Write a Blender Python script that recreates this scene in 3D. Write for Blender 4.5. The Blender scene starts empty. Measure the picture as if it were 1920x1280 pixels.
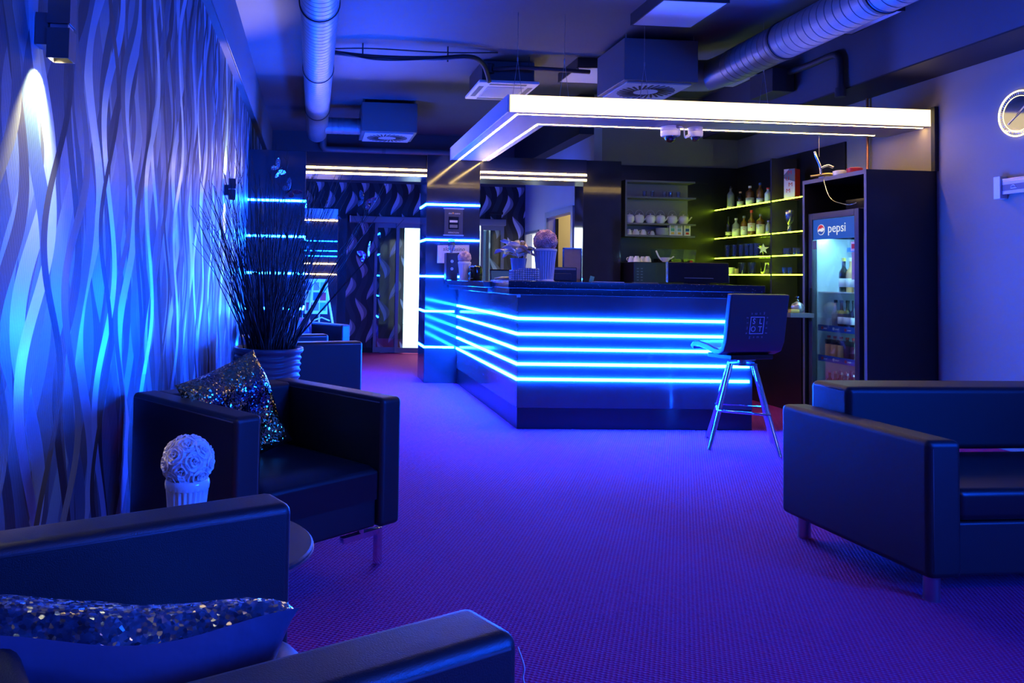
import bpy, bmesh, math, random
from mathutils import Vector, Matrix, Euler
random.seed(7)
PI = math.pi
sc = bpy.context.scene
COL = sc.collection

# ------------------------------------------------------------------ camera, world, light, exposure
F_PX, EYE = 1480.0, 1.18
YAW, PITCH, ROLL = .07, .04, .02
PPX, PPY = 693.0, 457.9
_f = Vector((math.sin(YAW)*math.cos(PITCH), math.cos(YAW)*math.cos(PITCH), math.sin(PITCH)))
_r = Vector((math.cos(YAW), -math.sin(YAW), 0)); _u = _r.cross(_f)
RGT = _r*math.cos(ROLL) + _u*math.sin(ROLL)
UPV = _u*math.cos(ROLL) - _r*math.sin(ROLL)
cam_d = bpy.data.cameras.new('camera'); cam = bpy.data.objects.new('camera', cam_d); COL.objects.link(cam)
M = Matrix((RGT, UPV, -_f)).transposed().to_4x4(); M.translation = (0, 0, EYE)
cam.matrix_world = M
cam_d.sensor_width = 36; cam_d.lens = F_PX/1920*36
cam_d.shift_x = (960-PPX)/1920; cam_d.shift_y = (PPY-640)/1920
cam_d.clip_start = .05
sc.camera = cam
sc.view_settings.view_transform = 'Standard'; sc.view_settings.look = 'None'
sc.view_settings.gamma = 1; sc.view_settings.use_curve_mapping = False
sc.view_settings.exposure = 0.0
world = bpy.data.worlds.new('sky'); sc.world = world; world.use_nodes = True
world.node_tree.nodes['Background'].inputs[0].default_value = (.80, .95, 1, 1)
world.node_tree.nodes['Background'].inputs[1].default_value = 5.0

BLUE = (.002, .066, 1.0)
WARM = (1.0, .66, .22)
LIME = (.62, 1.0, .03)
def area(name, loc, rot, sx, sy, power, col):
    l = bpy.data.lights.new(name, 'AREA'); l.shape = 'RECTANGLE'; l.size = sx; l.size_y = sy
    l.energy = power; l.color = col
    o = bpy.data.objects.new(name, l); o.location = loc; o.rotation_euler = rot; COL.objects.link(o); return o
def spot(name, loc, rot, power, col, ang, blend=.6, rad=.02):
    l = bpy.data.lights.new(name, 'SPOT'); l.energy = power; l.color = col; l.spot_size = ang; l.spot_blend = blend
    l.shadow_soft_size = rad
    o = bpy.data.objects.new(name, l); o.location = loc; o.rotation_euler = rot; COL.objects.link(o); return o
area('daylight_entry', (2.1, 13.6, 2.4), (math.radians(60), 0, PI), 1.6, 1.6, 60, (.85, .95, 1))
area('office_lamp_light', (4.2, 10.6, 2.5), (0, 0, 0), .5, .5, 22, (1, .8, .4))

def PX(px, py, **k):
    d = RGT*((px-PPX)/F_PX) - UPV*((py-PPY)/F_PX) + _f
    a, v = list(k.items())[0]; i = 'xyz'.index(a)
    t = (v - (0, 0, EYE)[i])/d[i]
    return Vector((0, 0, EYE)) + d*t

# ------------------------------------------------------------------ materials
class NT:
    def __init__(s, name):
        s.m = bpy.data.materials.new(name); s.m.use_nodes = True; s.t = s.m.node_tree
        s.n = s.t.nodes; s.b = s.n['Principled BSDF']
    def new(s, ty, **k):
        x = s.n.new(ty)
        for a, v in k.items(): setattr(x, a, v)
        return x
    def link(s, a, b): s.t.links.new(a, b)
    def val(s, sock, v):
        if hasattr(v, 'is_output') : s.link(v, sock)
        else: sock.default_value = v
    def math(s, op, a, b=None, c=None):
        x = s.new('ShaderNodeMath', operation=op)
        s.val(x.inputs[0], a)
        if b is not None: s.val(x.inputs[1], b)
        if c is not None: s.val(x.inputs[2], c)
        return x.outputs[0]
    def mix(s, fac, a, b):
        x = s.new('ShaderNodeMix', data_type='RGBA')
        s.val(x.inputs[0], fac); s.val(x.inputs[6], a); s.val(x.inputs[7], b)
        return x.outputs[2]
    def mixf(s, fac, a, b):
        x = s.new('ShaderNodeMix', data_type='FLOAT')
        s.val(x.inputs[0], fac); s.val(x.inputs[2], a); s.val(x.inputs[3], b)
        return x.outputs[0]
    def obj(s): return s.new('ShaderNodeTexCoord').outputs['Object']
    def xyz(s, v):
        x = s.new('ShaderNodeSeparateXYZ'); s.link(v, x.inputs[0]); return x.outputs
    def bump(s, h, strength=.3, dist=.01):
        x = s.new('ShaderNodeBump'); s.link(h, x.inputs['Height']); x.inputs['Strength'].default_value = strength
        x.inputs['Distance'].default_value = dist; s.link(x.outputs[0], s.b.inputs['Normal']); return x
    def noise(s, scale, detail=2, vec=None):
        x = s.new('ShaderNodeTexNoise'); x.inputs['Scale'].default_value = scale; x.inputs['Detail'].default_value = detail
        s.link(vec or s.obj(), x.inputs['Vector']); return x.outputs[0]
def c4(c): return (c[0], c[1], c[2], 1)
def mat(name, col, rough=.5, metal=0, spec=.5, coat=0, noise=0, nscale=40, bump=0, bscale=200, bdist=.002):
    t = NT(name); b = t.b
    b.inputs['Base Color'].default_value = c4(col); b.inputs['Roughness'].default_value = rough
    b.inputs['Metallic'].default_value = metal; b.inputs['Specular IOR Level'].default_value = spec
    b.inputs['Coat Weight'].default_value = coat
    if noise:
        n = t.noise(nscale, 3); t.link(t.mix(n, c4([x*(1-noise) for x in col]), c4([min(1, x*(1+noise)) for x in col])), b.inputs['Base Color'])
    if bump: t.bump(t.noise(bscale, 2), bump, bdist)
    return t.m
def emit(name, col, st):
    t = NT(name); b = t.b; b.inputs['Base Color'].default_value = (0, 0, 0, 1)
    b.inputs['Emission Color'].default_value = c4(col); b.inputs['Emission Strength'].default_value = st
    return t.m
def glassy(name, tint=(1, 1, 1), refl=.12, rough=.02):
    m = bpy.data.materials.new(name); m.use_nodes = True; nt = m.node_tree; nt.nodes.clear()
    o = nt.nodes.new('ShaderNodeOutputMaterial'); mx = nt.nodes.new('ShaderNodeMixShader')
    tr = nt.nodes.new('ShaderNodeBsdfTransparent'); gl = nt.nodes.new('ShaderNodeBsdfGlossy')
    fr = nt.nodes.new('ShaderNodeLayerWeight'); fr.inputs[0].default_value = refl+.25
    ad = nt.nodes.new('ShaderNodeMath'); ad.operation = 'MULTIPLY_ADD'; ad.inputs[1].default_value = .5; ad.inputs[2].default_value = refl
    tr.inputs[0].default_value = c4(tint); gl.inputs[1].default_value = rough
    nt.links.new(fr.outputs['Fresnel'], ad.inputs[0]); nt.links.new(ad.outputs[0], mx.inputs[0])
    nt.links.new(tr.outputs[0], mx.inputs[1]); nt.links.new(gl.outputs[0], mx.inputs[2]); nt.links.new(mx.outputs[0], o.inputs[0])
    return m

def silver_ribbon():
    t = NT('silver_wave_wallpaper'); p = t.xyz(t.obj()); y, z = p[1], p[2]
    col = c4((.05, .095, .13)); met = .6; rough = .42; hgt = 0.0
    lay = [  # period, amp, wavelength, phase, drift, width, colour, metal, rough
        (.56, .100, .95, 0.3, 1.7, .44, (.022, .034, .042), .3, .5),
        (.50, .115, .84, 2.1, -1.3, .32, (.16, .21, .24), .8, .36),
        (.44, .090, 1.08, 4.0, 2.2, .20, (.050, .043, .036), .2, .5),
        (.66, .120, .90, 5.2, .8, .20, (.42, .46, .50), .9, .30),
        (.53, .105, .98, 1.2, -1.9, .24, (.060, .085, .105), .5, .40),
        (.61, .100, .92, 2.6, 2.5, .15, (.012, .012, .012), .2, .5),
        (.78, .110, .86, 3.3, 1.1, .11, (.10, .085, .068), .3, .45),
        (.90, .125, 1.02, 5.9, 1.4, .10, (.60, .62, .65), .9, .26),
        (.72, .110, .90, 1.0, -.9, .09, (.012, .012, .012), .2, .5),
    ]
    for (P, A, L, ph, dr, w, c, me, ro) in lay:
        P *= .80; A *= .85; c = (c[0]*.55, c[1]*.85, c[2])
        a = t.math('MULTIPLY_ADD', z, 2*PI/L, ph); a = t.math('MULTIPLY_ADD', y, dr, a)
        s = t.math('SINE', a)
        u = t.math('MULTIPLY_ADD', s, A, y)
        fr = t.math('FRACT', t.math('DIVIDE', u, P))
        m = t.math('LESS_THAN', fr, w)
        col = t.mix(m, col, c4(c)); met = t.mixf(m, met, me); rough = t.mixf(m, rough, ro)
        hgt = t.mixf(m, hgt, t.math('MULTIPLY', fr, 1.6/w))
    fine = t.math('SINE', t.math('MULTIPLY', t.math('MULTIPLY_ADD', z, .25, y), 2*PI/.009))
    hgt = t.math('MULTIPLY_ADD', fine, .05, hgt)
    t.link(col, t.b.inputs['Base Color']); t.link(t.math('MULTIPLY', met, .8), t.b.inputs['Metallic']); t.link(t.math('ADD', rough, .04), t.b.inputs['Roughness'])
    t.bump(hgt, .55, .012)
    return t.m
def flame_paper():
    t = NT('dark_flame_wallpaper'); p = t.xyz(t.obj()); x, z = p[0], p[2]
    bg = c4((.012, .014, .02))
    L = .66; P = .35
    u = t.math('DIVIDE', t.math('MULTIPLY_ADD', t.math('SINE', t.math('MULTIPLY', z, 2*PI/L)), .05, x), P/2)
    cell = t.math('FLOOR', u); fr = t.math('FRACT', u)
    par = t.math('MODULO', t.math('ABSOLUTE', cell), 2.0)
    zz = t.math('MULTIPLY_ADD', par, .5, t.math('DIVIDE', z, L))
    w = t.math('MULTIPLY', t.math('MAXIMUM', t.math('ADD', t.math('COSINE', t.math('MULTIPLY', zz, 2*PI)), .15), 0.0), .62)
    m1 = t.math('LESS_THAN', fr, w); m2 = t.math('LESS_THAN', fr, t.math('MULTIPLY', w, .55))
    wav = t.math('LESS_THAN', fr, .5)
    c = t.mix(wav, bg, c4((.03, .035, .05)))
    c = t.mix(m1, c, c4((.22, .24, .30))); c = t.mix(m2, c, c4((.62, .66, .75)))
    c = t.mix(t.math('GREATER_THAN', z, 2.62), c, c4((.07, .07, .08)))
    t.link(c, t.b.inputs['Base Color']); t.b.inputs['Roughness'].default_value = .45
    return t.m
def carpet():
    t = NT('carpet'); o = t.obj()
    n1 = t.noise(1.3, 3, o)
    v = t.new('ShaderNodeTexVoronoi'); v.inputs['Scale'].default_value = 85; t.link(o, v.inputs['Vector'])
    p = t.xyz(o)
    gx = t.math('SINE', t.math('MULTIPLY', t.math('MULTIPLY_ADD', p[1], .35, p[0]), 2*PI/.022)); gy = t.math('SINE', t.math('MULTIPLY', t.math('MULTIPLY_ADD', p[0], -.35, p[1]), 2*PI/.022))
    g = t.math('MULTIPLY', gx, gy)
    spk = t.math('GREATER_THAN', g, .35)
    c = t.mix(v.outputs['Distance'], c4((.50, .024, .16)), c4((.36, .017, .12)))
    c = t.mix(t.math('MULTIPLY', spk, .5), c, c4((.42, .14, .34)))
    c = t.mix(t.math('MULTIPLY', n1, .35), c, c4((.26, .015, .08)))
    t.link(c, t.b.inputs['Base Color']); t.b.inputs['Roughness'].default_value = .95; t.b.inputs['Specular IOR Level'].default_value = .1
    t.bump(t.math('MULTIPLY_ADD', v.outputs['Distance'], -.6, t.math('MULTIPLY', g, .5)), .6, .006)
    return t.m
def sequins(name, ca, cb, scale=70):
    t = NT(name); o = t.obj()
    v = t.new('ShaderNodeTexVoronoi'); v.inputs['Scale'].default_value = scale; t.link(o, v.inputs['Vector'])
    n = t.noise(4.5, 1, o)
    ramp = t.math('MINIMUM', t.math('MAXIMUM', t.math('MULTIPLY_ADD', n, 7.0, -3.1), 0.0), 1.0)
    c = t.mix(ramp, c4(ca), c4(cb)); t.link(c, t.b.inputs['Base Color'])
    t.b.inputs['Metallic'].default_value = 1; t.b.inputs['Roughness'].default_value = .16
    g = t.new('ShaderNodeNewGeometry')
    sub = t.new('ShaderNodeVectorMath', operation='SUBTRACT'); t.link(v.outputs['Color'], sub.inputs[0]); sub.inputs[1].default_value = (.5, .5, .5)
    scl = t.new('ShaderNodeVectorMath', operation='SCALE'); t.link(sub.outputs[0], scl.inputs[0]); scl.inputs['Scale'].default_value = .8
    add = t.new('ShaderNodeVectorMath', operation='ADD'); t.link(g.outputs['Normal'], add.inputs[0]); t.link(scl.outputs[0], add.inputs[1])
    nm = t.new('ShaderNodeVectorMath', operation='NORMALIZE'); t.link(add.outputs[0], nm.inputs[0]); t.link(nm.outputs[0], t.b.inputs['Normal'])
    return t.m
def stone():
    t = NT('black_speckled_stone'); o = t.obj()
    v = t.new('ShaderNodeTexVoronoi'); v.inputs['Scale'].default_value = 60; t.link(o, v.inputs['Vector'])
    s = t.math('LESS_THAN', v.outputs['Distance'], .10)
    t.link(t.mix(s, c4((.02, .022, .028)), c4((.5, .5, .55))), t.b.inputs['Base Color']); t.b.inputs['Roughness'].default_value = .18
    return t.m
def leds(name, col, st, pitch=.017, axis=0):
    return emit(name, col, st)

SB = 560.0
m_blue = emit('blue_led', BLUE, SB)
m_bluerefl = emit('blue_reflection', BLUE, 50)  # glows in place of blue strips mirrored in the far glossy panel
m_warm = emit('warm_led', WARM, 44)
m_fascia = emit('lit_white_diffuser', (1, .74, .36), 2.8)
m_lime = emit('lime_led', LIME, 16)
m_lamp = emit('sconce_lamp', (1, .8, .42), 14)
m_coolled = emit('fridge_tube', (.25, .72, 1), 48)
m_wallpaper = silver_ribbon()
m_flame = flame_paper()
m_carpet = carpet()
m_ceil = mat('dark_ceiling_paint', (.10, .105, .115), .8, noise=.12, nscale=2)
m_greywall = mat('grey_wall_paint', (.30, .26, .20), .75, noise=.05, nscale=3)
m_palewall = mat('pale_wall_paint', (.42, .43, .45), .7, noise=.05, nscale=3)
m_black = mat('black_paint', (.012, .012, .014), .55)
m_gloss = mat('gloss_black_panel', (.028, .03, .036), .07, spec=.6, noise=.2, nscale=6)
m_barpanel = mat('gloss_bar_panel', (.080, .082, .092), .11, spec=.6, noise=.15, nscale=5)
m_satin = mat('satin_black_board', (.008, .008, .011), .32)
m_edge = mat('grey_board_edge', (.16, .165, .18), .5)
m_board2 = mat('dark_board', (.05, .052, .06), .4)
m_leather = mat('black_leather', (.010, .010, .011), .46, spec=.55, bump=.35, bscale=420, bdist=.0015)
m_leather2 = mat('black_leather_seat', (.009, .009, .010), .34, spec=.55, bump=.25, bscale=420, bdist=.0015)
m_thread = mat('dark_thread', (.06, .06, .065), .6)
m_chrome = mat('chrome', (.75, .75, .77), .13, metal=1)
m_steel = mat('brushed_steel', (.45, .45, .47), .32, metal=1)
m_duct = mat('duct_metal', (.22, .22, .23), .45, metal=.35, noise=.08, nscale=8)
m_ductbox = mat('grey_box_metal', (.16, .16, .17), .5, metal=.2)
m_white = mat('white_plastic', (.80, .80, .80), .4)
m_whitegl = mat('white_ceramic', (.86, .85, .83), .12, spec=.6)
m_cream = mat('cream_rubber', (.85, .80, .76), .6)
m_pinkrose = mat('pink_foam_rose', (.90, .55, .42), .7)
m_paler = mat('pale_pink_rose', (.90, .68, .60), .7)
m_whiterose = mat('white_foam_rose', (.88, .85, .86), .7)
m_lily = mat('cream_petal', (.95, .88, .70), .6)
m_stamen = mat('brown_stamen', (.30, .22, .10), .8)
m_planter = mat('dark_planter', (.10, .10, .12), .4, spec=.5)
m_twig = mat('dark_twig', (.035, .025, .022), .75)
m_glit = sequins('silver_glitter', (.6, .62, .7), (.7, .7, .72), 300)
m_seqblue = sequins('dark_blue_sequins', (.10, .12, .20), (.55, .57, .62), 170)
m_seqgold = sequins('gold_sequins', (.22, .22, .30), (.75, .55, .22), 170)
m_satincloth = mat('dark_satin_cloth', (.07, .07, .13), .30, spec=.6, bump=.2, bscale=30, bdist=.01)
m_glass = glassy('clear_glass', (.97, .98, 1), .07)
m_glassd = glassy('door_glass', (.80, .92, .95), .10)
m_screen = mat('dark_screen', (.008, .008, .01), .12)
m_stone = stone()
m_pipe = mat('dark_pipe', (.04, .04, .045), .5)
m_rubber = mat('black_cable', (.02, .02, .022), .5)
m_panel = mat('lamp_diffuser_off', (.55, .56, .60), .5)
m_copper = mat('copper', (.75, .30, .12), .3, metal=1)
m_paper = mat('white_paper', (.82, .82, .82), .7)
m_ink = mat('dark_ink', (.02, .02, .04), .6)
m_whiteink = mat('white_ink', (.85, .85, .85), .5)
m_slot = mat('silver_print', (.85, .88, .95), .4)
m_slotdim = mat('faint_grey_print', (.30, .32, .40), .5)
m_cork = mat('brown_card', (.34, .24, .17), .7, noise=.15, nscale=30)
m_green = mat('green_card', (.10, .40, .28), .6)
m_yellow = mat('yellow_sponge', (.80, .55, .10), .8)
m_red = mat('red_plastic', (.60, .03, .02), .4)
m_beige = mat('beige_room_paint', (.55, .48, .34), .8)
m_curt = mat('white_curtain', (.85, .9, .92), .8)
m_teal = mat('pale_teal_door', (.25, .42, .46), .5)
m_pave = mat('pale_pavement', (.7, .72, .72), .8)
m_blueplastic = mat('fridge_blue', (.01, .09, .42), .4)
m_fridgein = mat('fridge_liner', (.62, .68, .74), .35)
m_amber = mat('amber_spirit', (.17, .07, .015), .12, spec=.6)
m_clearsp = mat('clear_bottle', (.24, .26, .30), .10, spec=.7)
m_darkb = mat('dark_bottle', (.012, .014, .012), .12, spec=.6)
m_juice = mat('peach_juice', (.75, .42, .16), .2)
m_juice2 = mat('dark_juice', (.10, .015, .03), .2)
m_label = mat('cream_label', (.80, .76, .66), .6)
m_labelw = mat('white_label', (.85, .85, .85), .6)
m_gold = mat('gold_foil', (.75, .52, .18), .3, metal=1)

# ------------------------------------------------------------------ mesh builder
class MB:
    def __init__(s): s.v = []; s.f = []
    def add(s, vs, fs, mtx=None):
        n = len(s.v)
        s.v += [tuple(mtx @ Vector(v)) if mtx else tuple(v) for v in vs]
        s.f += [tuple(i+n for i in f) for f in fs]; return s
    def box(s, x0, x1, y0, y1, z0, z1, mtx=None):
        vs = [(x, y, z) for x in (x0, x1) for y in (y0, y1) for z in (z0, z1)]
        return s.add(vs, [(0, 1, 3, 2), (4, 6, 7, 5), (0, 4, 5, 1), (2, 3, 7, 6), (0, 2, 6, 4), (1, 5, 7, 3)], mtx)
    def tube(s, pts, r, seg=8, cap=True):
        pts = [Vector(p) for p in pts]; n = len(pts)
        rs = r if isinstance(r, (list, tuple)) else [r]*n
        vs = []; fs = []; prev = None
        for i, p in enumerate(pts):
            d = (pts[min(i+1, n-1)]-pts[max(i-1, 0)]).normalized()
            if prev is None:
                a = Vector((0, 0, 1)) if abs(d.z) < .9 else Vector((1, 0, 0))
                e1 = d.cross(a).normalized()
            else: e1 = (prev - d*prev.dot(d)).normalized()
            prev = e1; e2 = d.cross(e1)
            for k in range(seg):
                a = 2*PI*k/seg; vs.append(p + (e1*math.cos(a)+e2*math.sin(a))*rs[i])
        for i in range(n-1):
            for k in range(seg):
                a = i*seg+k; b = i*seg+(k+1) % seg; fs.append((a, b, b+seg, a+seg))
        if cap: fs.append(tuple(range(seg))[::-1]); fs.append(tuple(range((n-1)*seg, n*seg)))
        return s.add(vs, fs)
    def lathe(s, prof, c=(0, 0, 0), seg=24, mod=None, mtx=None):
        vs = []; fs = []; n = len(prof)
        for r, z in prof:
            for k in range(seg):
                a = 2*PI*k/seg; rr = r*(mod(a, z) if mod else 1)
                vs.append((c[0]+rr*math.cos(a), c[1]+rr*math.sin(a), c[2]+z))
        for i in range(n-1):
            for k in range(seg):
                a = i*seg+k; b = i*seg+(k+1) % seg; fs.append((a, b, b+seg, a+seg))
        if prof[0][0] > 1e-5: fs.append(tuple(range(seg))[::-1])
        if prof[-1][0] > 1e-5: fs.append(tuple(range((n-1)*seg, n*seg)))
        return s.add(vs, fs, mtx)
    def prism(s, poly, a, b, axis='y', mtx=None):
        n = len(poly)
        def P(p, h): return {'y': (p[0], h, p[1]), 'x': (h, p[0], p[1]), 'z': (p[0], p[1], h)}[axis]
        vs = [P(p, a) for p in poly]+[P(p, b) for p in poly]
        fs = [tuple(range(n)), tuple(range(n, 2*n))[::-1]]+[(i, i+n, (i+1) % n+n, (i+1) % n) for i in range(n)]
        return s.add(vs, fs, mtx)
    def grid(s, fn, nu, nv, mtx=None, wrap=False):
        vs = [fn(i/nu, j/nv) for i in range(nu+1) for j in range(nv+1)]
        fs = [(i*(nv+1)+j, (i+1)*(nv+1)+j, (i+1)*(nv+1)+j+1, i*(nv+1)+j+1) for i in range(nu) for j in range(nv)]
        return s.add(vs, fs, mtx)
    def build(s, name, m, parent=None, bevel=0, seg=2, smooth=False, loc=None, rot=None, fix=True):
        me = bpy.data.meshes.new(name); me.from_pydata(s.v, [], s.f)
        if fix:
            bm = bmesh.new(); bm.from_mesh(me); bmesh.ops.recalc_face_normals(bm, faces=bm.faces); bm.to_mesh(me); bm.free()
        me.materials.append(m)
        o = bpy.data.objects.new(name, me); COL.objects.link(o)
        if smooth:
            for p in me.polygons: p.use_smooth = True
            if smooth != 'all':
                try: me.set_sharp_from_angle(angle=math.radians(40))
                except Exception: pass
        if bevel:
            b = o.modifiers.new('bevel', 'BEVEL'); b.width = bevel; b.segments = seg; b.limit_method = 'ANGLE'; b.angle_limit = math.radians(40)
            if seg > 1:
                for p in me.polygons: p.use_smooth = True
                o.modifiers.new('wn', 'WEIGHTED_NORMAL').keep_sharp = True
        if parent: o.parent = parent
        if loc is not None: o.location = loc
        if rot is not None: o.rotation_euler = rot
        return o
def BX(*a): return MB().box(*a)
def tag(o, label=None, cat=None, group=None, kind=None):
    if label: o['label'] = label
    if cat: o['category'] = cat
    if group: o['group'] = group
    if kind: o['kind'] = kind
    return o
def thing(name, label, cat, loc=(0, 0, 0), rz=0, group=None):
    o = bpy.data.objects.new(name, None); COL.objects.link(o); o.location = loc; o.rotation_euler = (0, 0, rz)
    o.empty_display_size = .1
    return tag(o, label, cat, group)
def struct(name, mb, m, label=None, **k):
    o = mb.build(name, m, **k); o['kind'] = 'structure'
    if label: o['label'] = label
    return o
def copy_tree(o, parent=None):
    c = o.copy(); COL.objects.link(c)
    if parent: c.parent = parent
    for ch in list(o.children): copy_tree(ch, c)
    return c
def dup(o, loc, rz=None, label=None, scale=None):
    c = copy_tree(o); c.location = loc
    if rz is not None: c.rotation_euler = (0, 0, rz)
    if label: c['label'] = label
    if scale: c.scale = scale
    return c
FACE = {'-y': (PI/2, 0, 0), '-x': (PI/2, 0, -PI/2), '+z': (0, 0, 0)}
def text(name, body, size, m, parent, loc, face='-y', align='CENTER', depth=.0008, sx=1.0, extra=0, shear=0):
    cu = bpy.data.curves.new(name, 'FONT'); cu.body = body; cu.size = size; cu.align_x = align; cu.align_y = 'CENTER'; cu.extrude = depth
    cu.shear = shear; cu.resolution_u = 3
    t = bpy.data.objects.new(name+'_tmp', cu); COL.objects.link(t)
    me = bpy.data.meshes.new_from_object(t.evaluated_get(bpy.context.evaluated_depsgraph_get()))
    COL.objects.unlink(t); bpy.data.objects.remove(t)
    me.materials.clear(); me.materials.append(m)
    o = bpy.data.objects.new(name, me); COL.objects.link(o); o.parent = parent
    R = Euler(FACE[face]).to_matrix() @ Matrix.Rotation(extra, 3, 'Z')
    o.rotation_euler = R.to_euler(); o.location = loc; o.scale = (sx, 1, 1)
    return o

# ------------------------------------------------------------------ room shell
XL, XR, ZC = -.745, 5.08, 3.40
YB, YF, YR = 9.15, 12.2, -2.6          # back bar wall, entry wall, rear wall
GX0, GX1 = 1.25, 1.86                  # pillar
ZB = 2.92                              # underside of the side beams
struct('floor', BX(XL-.1, XR+.1, YR-.1, YF+.1, -.1, 0), m_carpet)
struct('ceiling', BX(XL-.1, XR+.1, YR-.1, YF+.1, ZC, ZC+.1), m_ceil)
struct('wall_left', BX(XL-.1, XL, YR-.1, YF+.1, 0, ZC), m_wallpaper)
struct('wall_right', BX(XR, XR+.1, YR-.1, YB, 0, ZC), m_greywall)
struct('wall_rear', BX(XL, XR, YR-.1, YR, 0, ZC), m_black)
struct('wall_back', BX(3.40, XR+.1, YB, YB+.1, 0, ZC), m_greywall)
# partition with a door opening and a bright window opening
wp = MB(); PXW = 3.30
wp.box(PXW, PXW+.1, YB, 9.90, 0, ZC); wp.box(PXW, PXW+.1, 9.90, 10.95, 2.05, ZC); wp.box(PXW, PXW+.1, 10.95, 11.45, 0, ZC)
wp.box(PXW, PXW+.1, 11.45, 12.12, 1.87, ZC); wp.box(PXW, PXW+.1, 12.12, YF+.1, 0, ZC)
struct('wall_partition', wp, m_palewall)
wf = MB(); wf.box(XL, 1.40, YF, YF+.1, 0, ZC); wf.box(1.40, 2.75, YF, YF+.1, 2.05, ZC); wf.box(2.75, PXW, YF, YF+.1, 0, ZC)
struct('wall_far', wf, m_flame)
# room behind the partition door
orm = MB(); orm.box(5.2, 5.3, YB+.1, 11.3, 0, 2.7); orm.box(PXW+.1, 5.3, 11.3, 11.4, 0, 2.7); orm.box(PXW+.1, 5.3, YB+.1, 11.4, 2.7, 2.8)
struct('wall_office', orm, m_beige)
struct('floor_office', BX(PXW+.1, 5.3, YB+.1, 11.4, -.1, 0), m_pave)
struct('pavement', BX(-3, 8, YF+.1, 20, -.12, -.02), m_pave)
# beams under the ceiling along both sides
struct('trim_1', BX(XL, -.685, YR, YF, ZB, ZC), m_ceil)
struct('trim_2', BX(4.64, XR, YR, YB, ZB, ZC), m_ceil)
struct('trim_3', BX(XL, -.69, YR, YF, ZB-.012, ZB), m_black)  # black strip paints the shade on the left beam's underside
struct('trim_4', BX(4.64, XR, YR, YB, ZB-.012, ZB), m_black)  # painted shade on the underside of the right beam
struct('trim_5', BX(3.12, 3.30, YB, YF, ZB, ZC), m_black)
# dark band of the far wall above the gantry
struct('baseboard_left', BX(XL, XL+.015, YR, 8.8, 0, .10), m_black)
struct('baseboard_far', BX(XL, .92, YF-.015, YF, 0, .08), m_black)
# black panelling around the back bar
struct('trim_6', BX(3.50, XR, YB-.02, YB, 0, 2.56), m_satin)
struct('trim_7', BX(XR-.02, XR, 7.20, YB-.02, 0, 2.56), m_satin)
struct('trim_8', BX(XR-.035, XR, 6.08, 6.12, 2.13, 2.66), m_black)
# partition door frame and leaf, window frame
df = MB(); df.box(PXW-.03, PXW, 9.82, 9.90, 0, 2.13); df.box(PXW-.03, PXW, 10.95, 11.03, 0, 2.13); df.box(PXW-.03, PXW, 9.90, 10.95, 2.05, 2.13)
d1 = struct('door_1', df, mat('blue_grey_frame', (.22, .28, .34), .5))
BX(PXW+.1, PXW+.14, 10.93, 11.80-.55, .01, 2.04).build('door_leaf', m_satin, d1)
wfm = MB(); wfm.box(PXW-.02, PXW, 11.41, 11.45, 0, 1.91); wfm.box(PXW-.02, PXW, 12.12, 12.16, 0, 1.91); wfm.box(PXW-.02, PXW, 11.45, 12.12, 1.87, 1.91)
struct('window_1', wfm, m_edge)

# ------------------------------------------------------------------ entry: sliding glass door, header, vestibule
t = thing('sliding_door', 'automatic sliding glass door in the flame-patterned far wall', 'door', (1.75, YF, 0))
def at_t(mb, t): return Matrix.Translation(-Vector(t.location))
L = at_t(None, t)
def fr_leaf(x0, x1, y, mids=()):
    f = MB(); w = .045
    f.box(x0, x0+w, y-.02, y+.02, .01, 2.0); f.box(x1-w, x1, y-.02, y+.02, .01, 2.0); f.box(x0+w, x1-w, y-.02, y+.02, .01, .09); f.box(x0+w, x1-w, y-.02, y+.02, 1.93, 2.0)
    for k in mids: f.box(k-w/2, k+w/2, y-.02, y+.02, .09, 1.93)
    return f
m_frame = mat('grey_blue_aluminium', (.16, .19, .24), .4, metal=.3)
for (x0, x1, y, md) in ((.93, 1.32, YF-.045, ()), (1.26, 1.70, YF-.09, ()), (2.58, 2.95, YF-.06, ())):
    f = fr_leaf(x0, x1, y, md); f.v = [tuple(L @ Vector(v)) for v in f.v]
    fo = f.build('leaf_frame', m_frame, t)
    g = BX(x0+.045, x1-.045, y-.004, y+.004, .09, 1.93); g.v = [tuple(L @ Vector(v)) for v in g.v]
    g.build('pane', m_glassd, fo)
g = BX(.55, 2.97, YF-.13, YF-.001, 2.0, 2.10); g.v = [tuple(L @ Vector(v)) for v in g.v]; g.build('header_box', mat('header_metal', (.20, .23, .28), .4, metal=.3), t, bevel=.008)
g = BX(.535, .55, YF-.135, YF, 1.995, 2.105); g.v = [tuple(L @ Vector(v)) for v in g.v]; g.build('end_cap', m_white, t)
# sensor above the right part
BX(2.72, 2.93, YF-.08, YF, 2.18, 2.22).build('door_sensor', m_black)
tag(bpy.data.objects['door_sensor'], 'small dark door sensor above the right end of the sliding door', 'sensor')
# outside: white curtain and teal door seen through the right end of the opening
def curt(u, v):
    x = 2.62+u*.95; return (x, 13.0+.03*math.sin(u*60), .0+v*2.6)
tag(MB().grid(curt, 120, 2).build('white_curtain', m_curt, smooth='all'), 'sheer white curtain hanging outside the entrance', 'curtain')
t = thing('porch_door', 'pale teal door standing open outside the entrance', 'door', (2.50, 12.65, 0))
BX(0, .30, 0, .04, 0, 1.95).build('door_leaf', m_teal, t)
BX(.28, .33, -.02, .06, 0, 2.0).build('door_frame', m_pipe, t)
BX(.10, .17, -.004, 0, 1.30, 1.40).build('notice', m_paper, t)
BX(.105, .165, -.006, -.004, 1.35, 1.37).build('notice_stripe', m_red, t)

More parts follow.
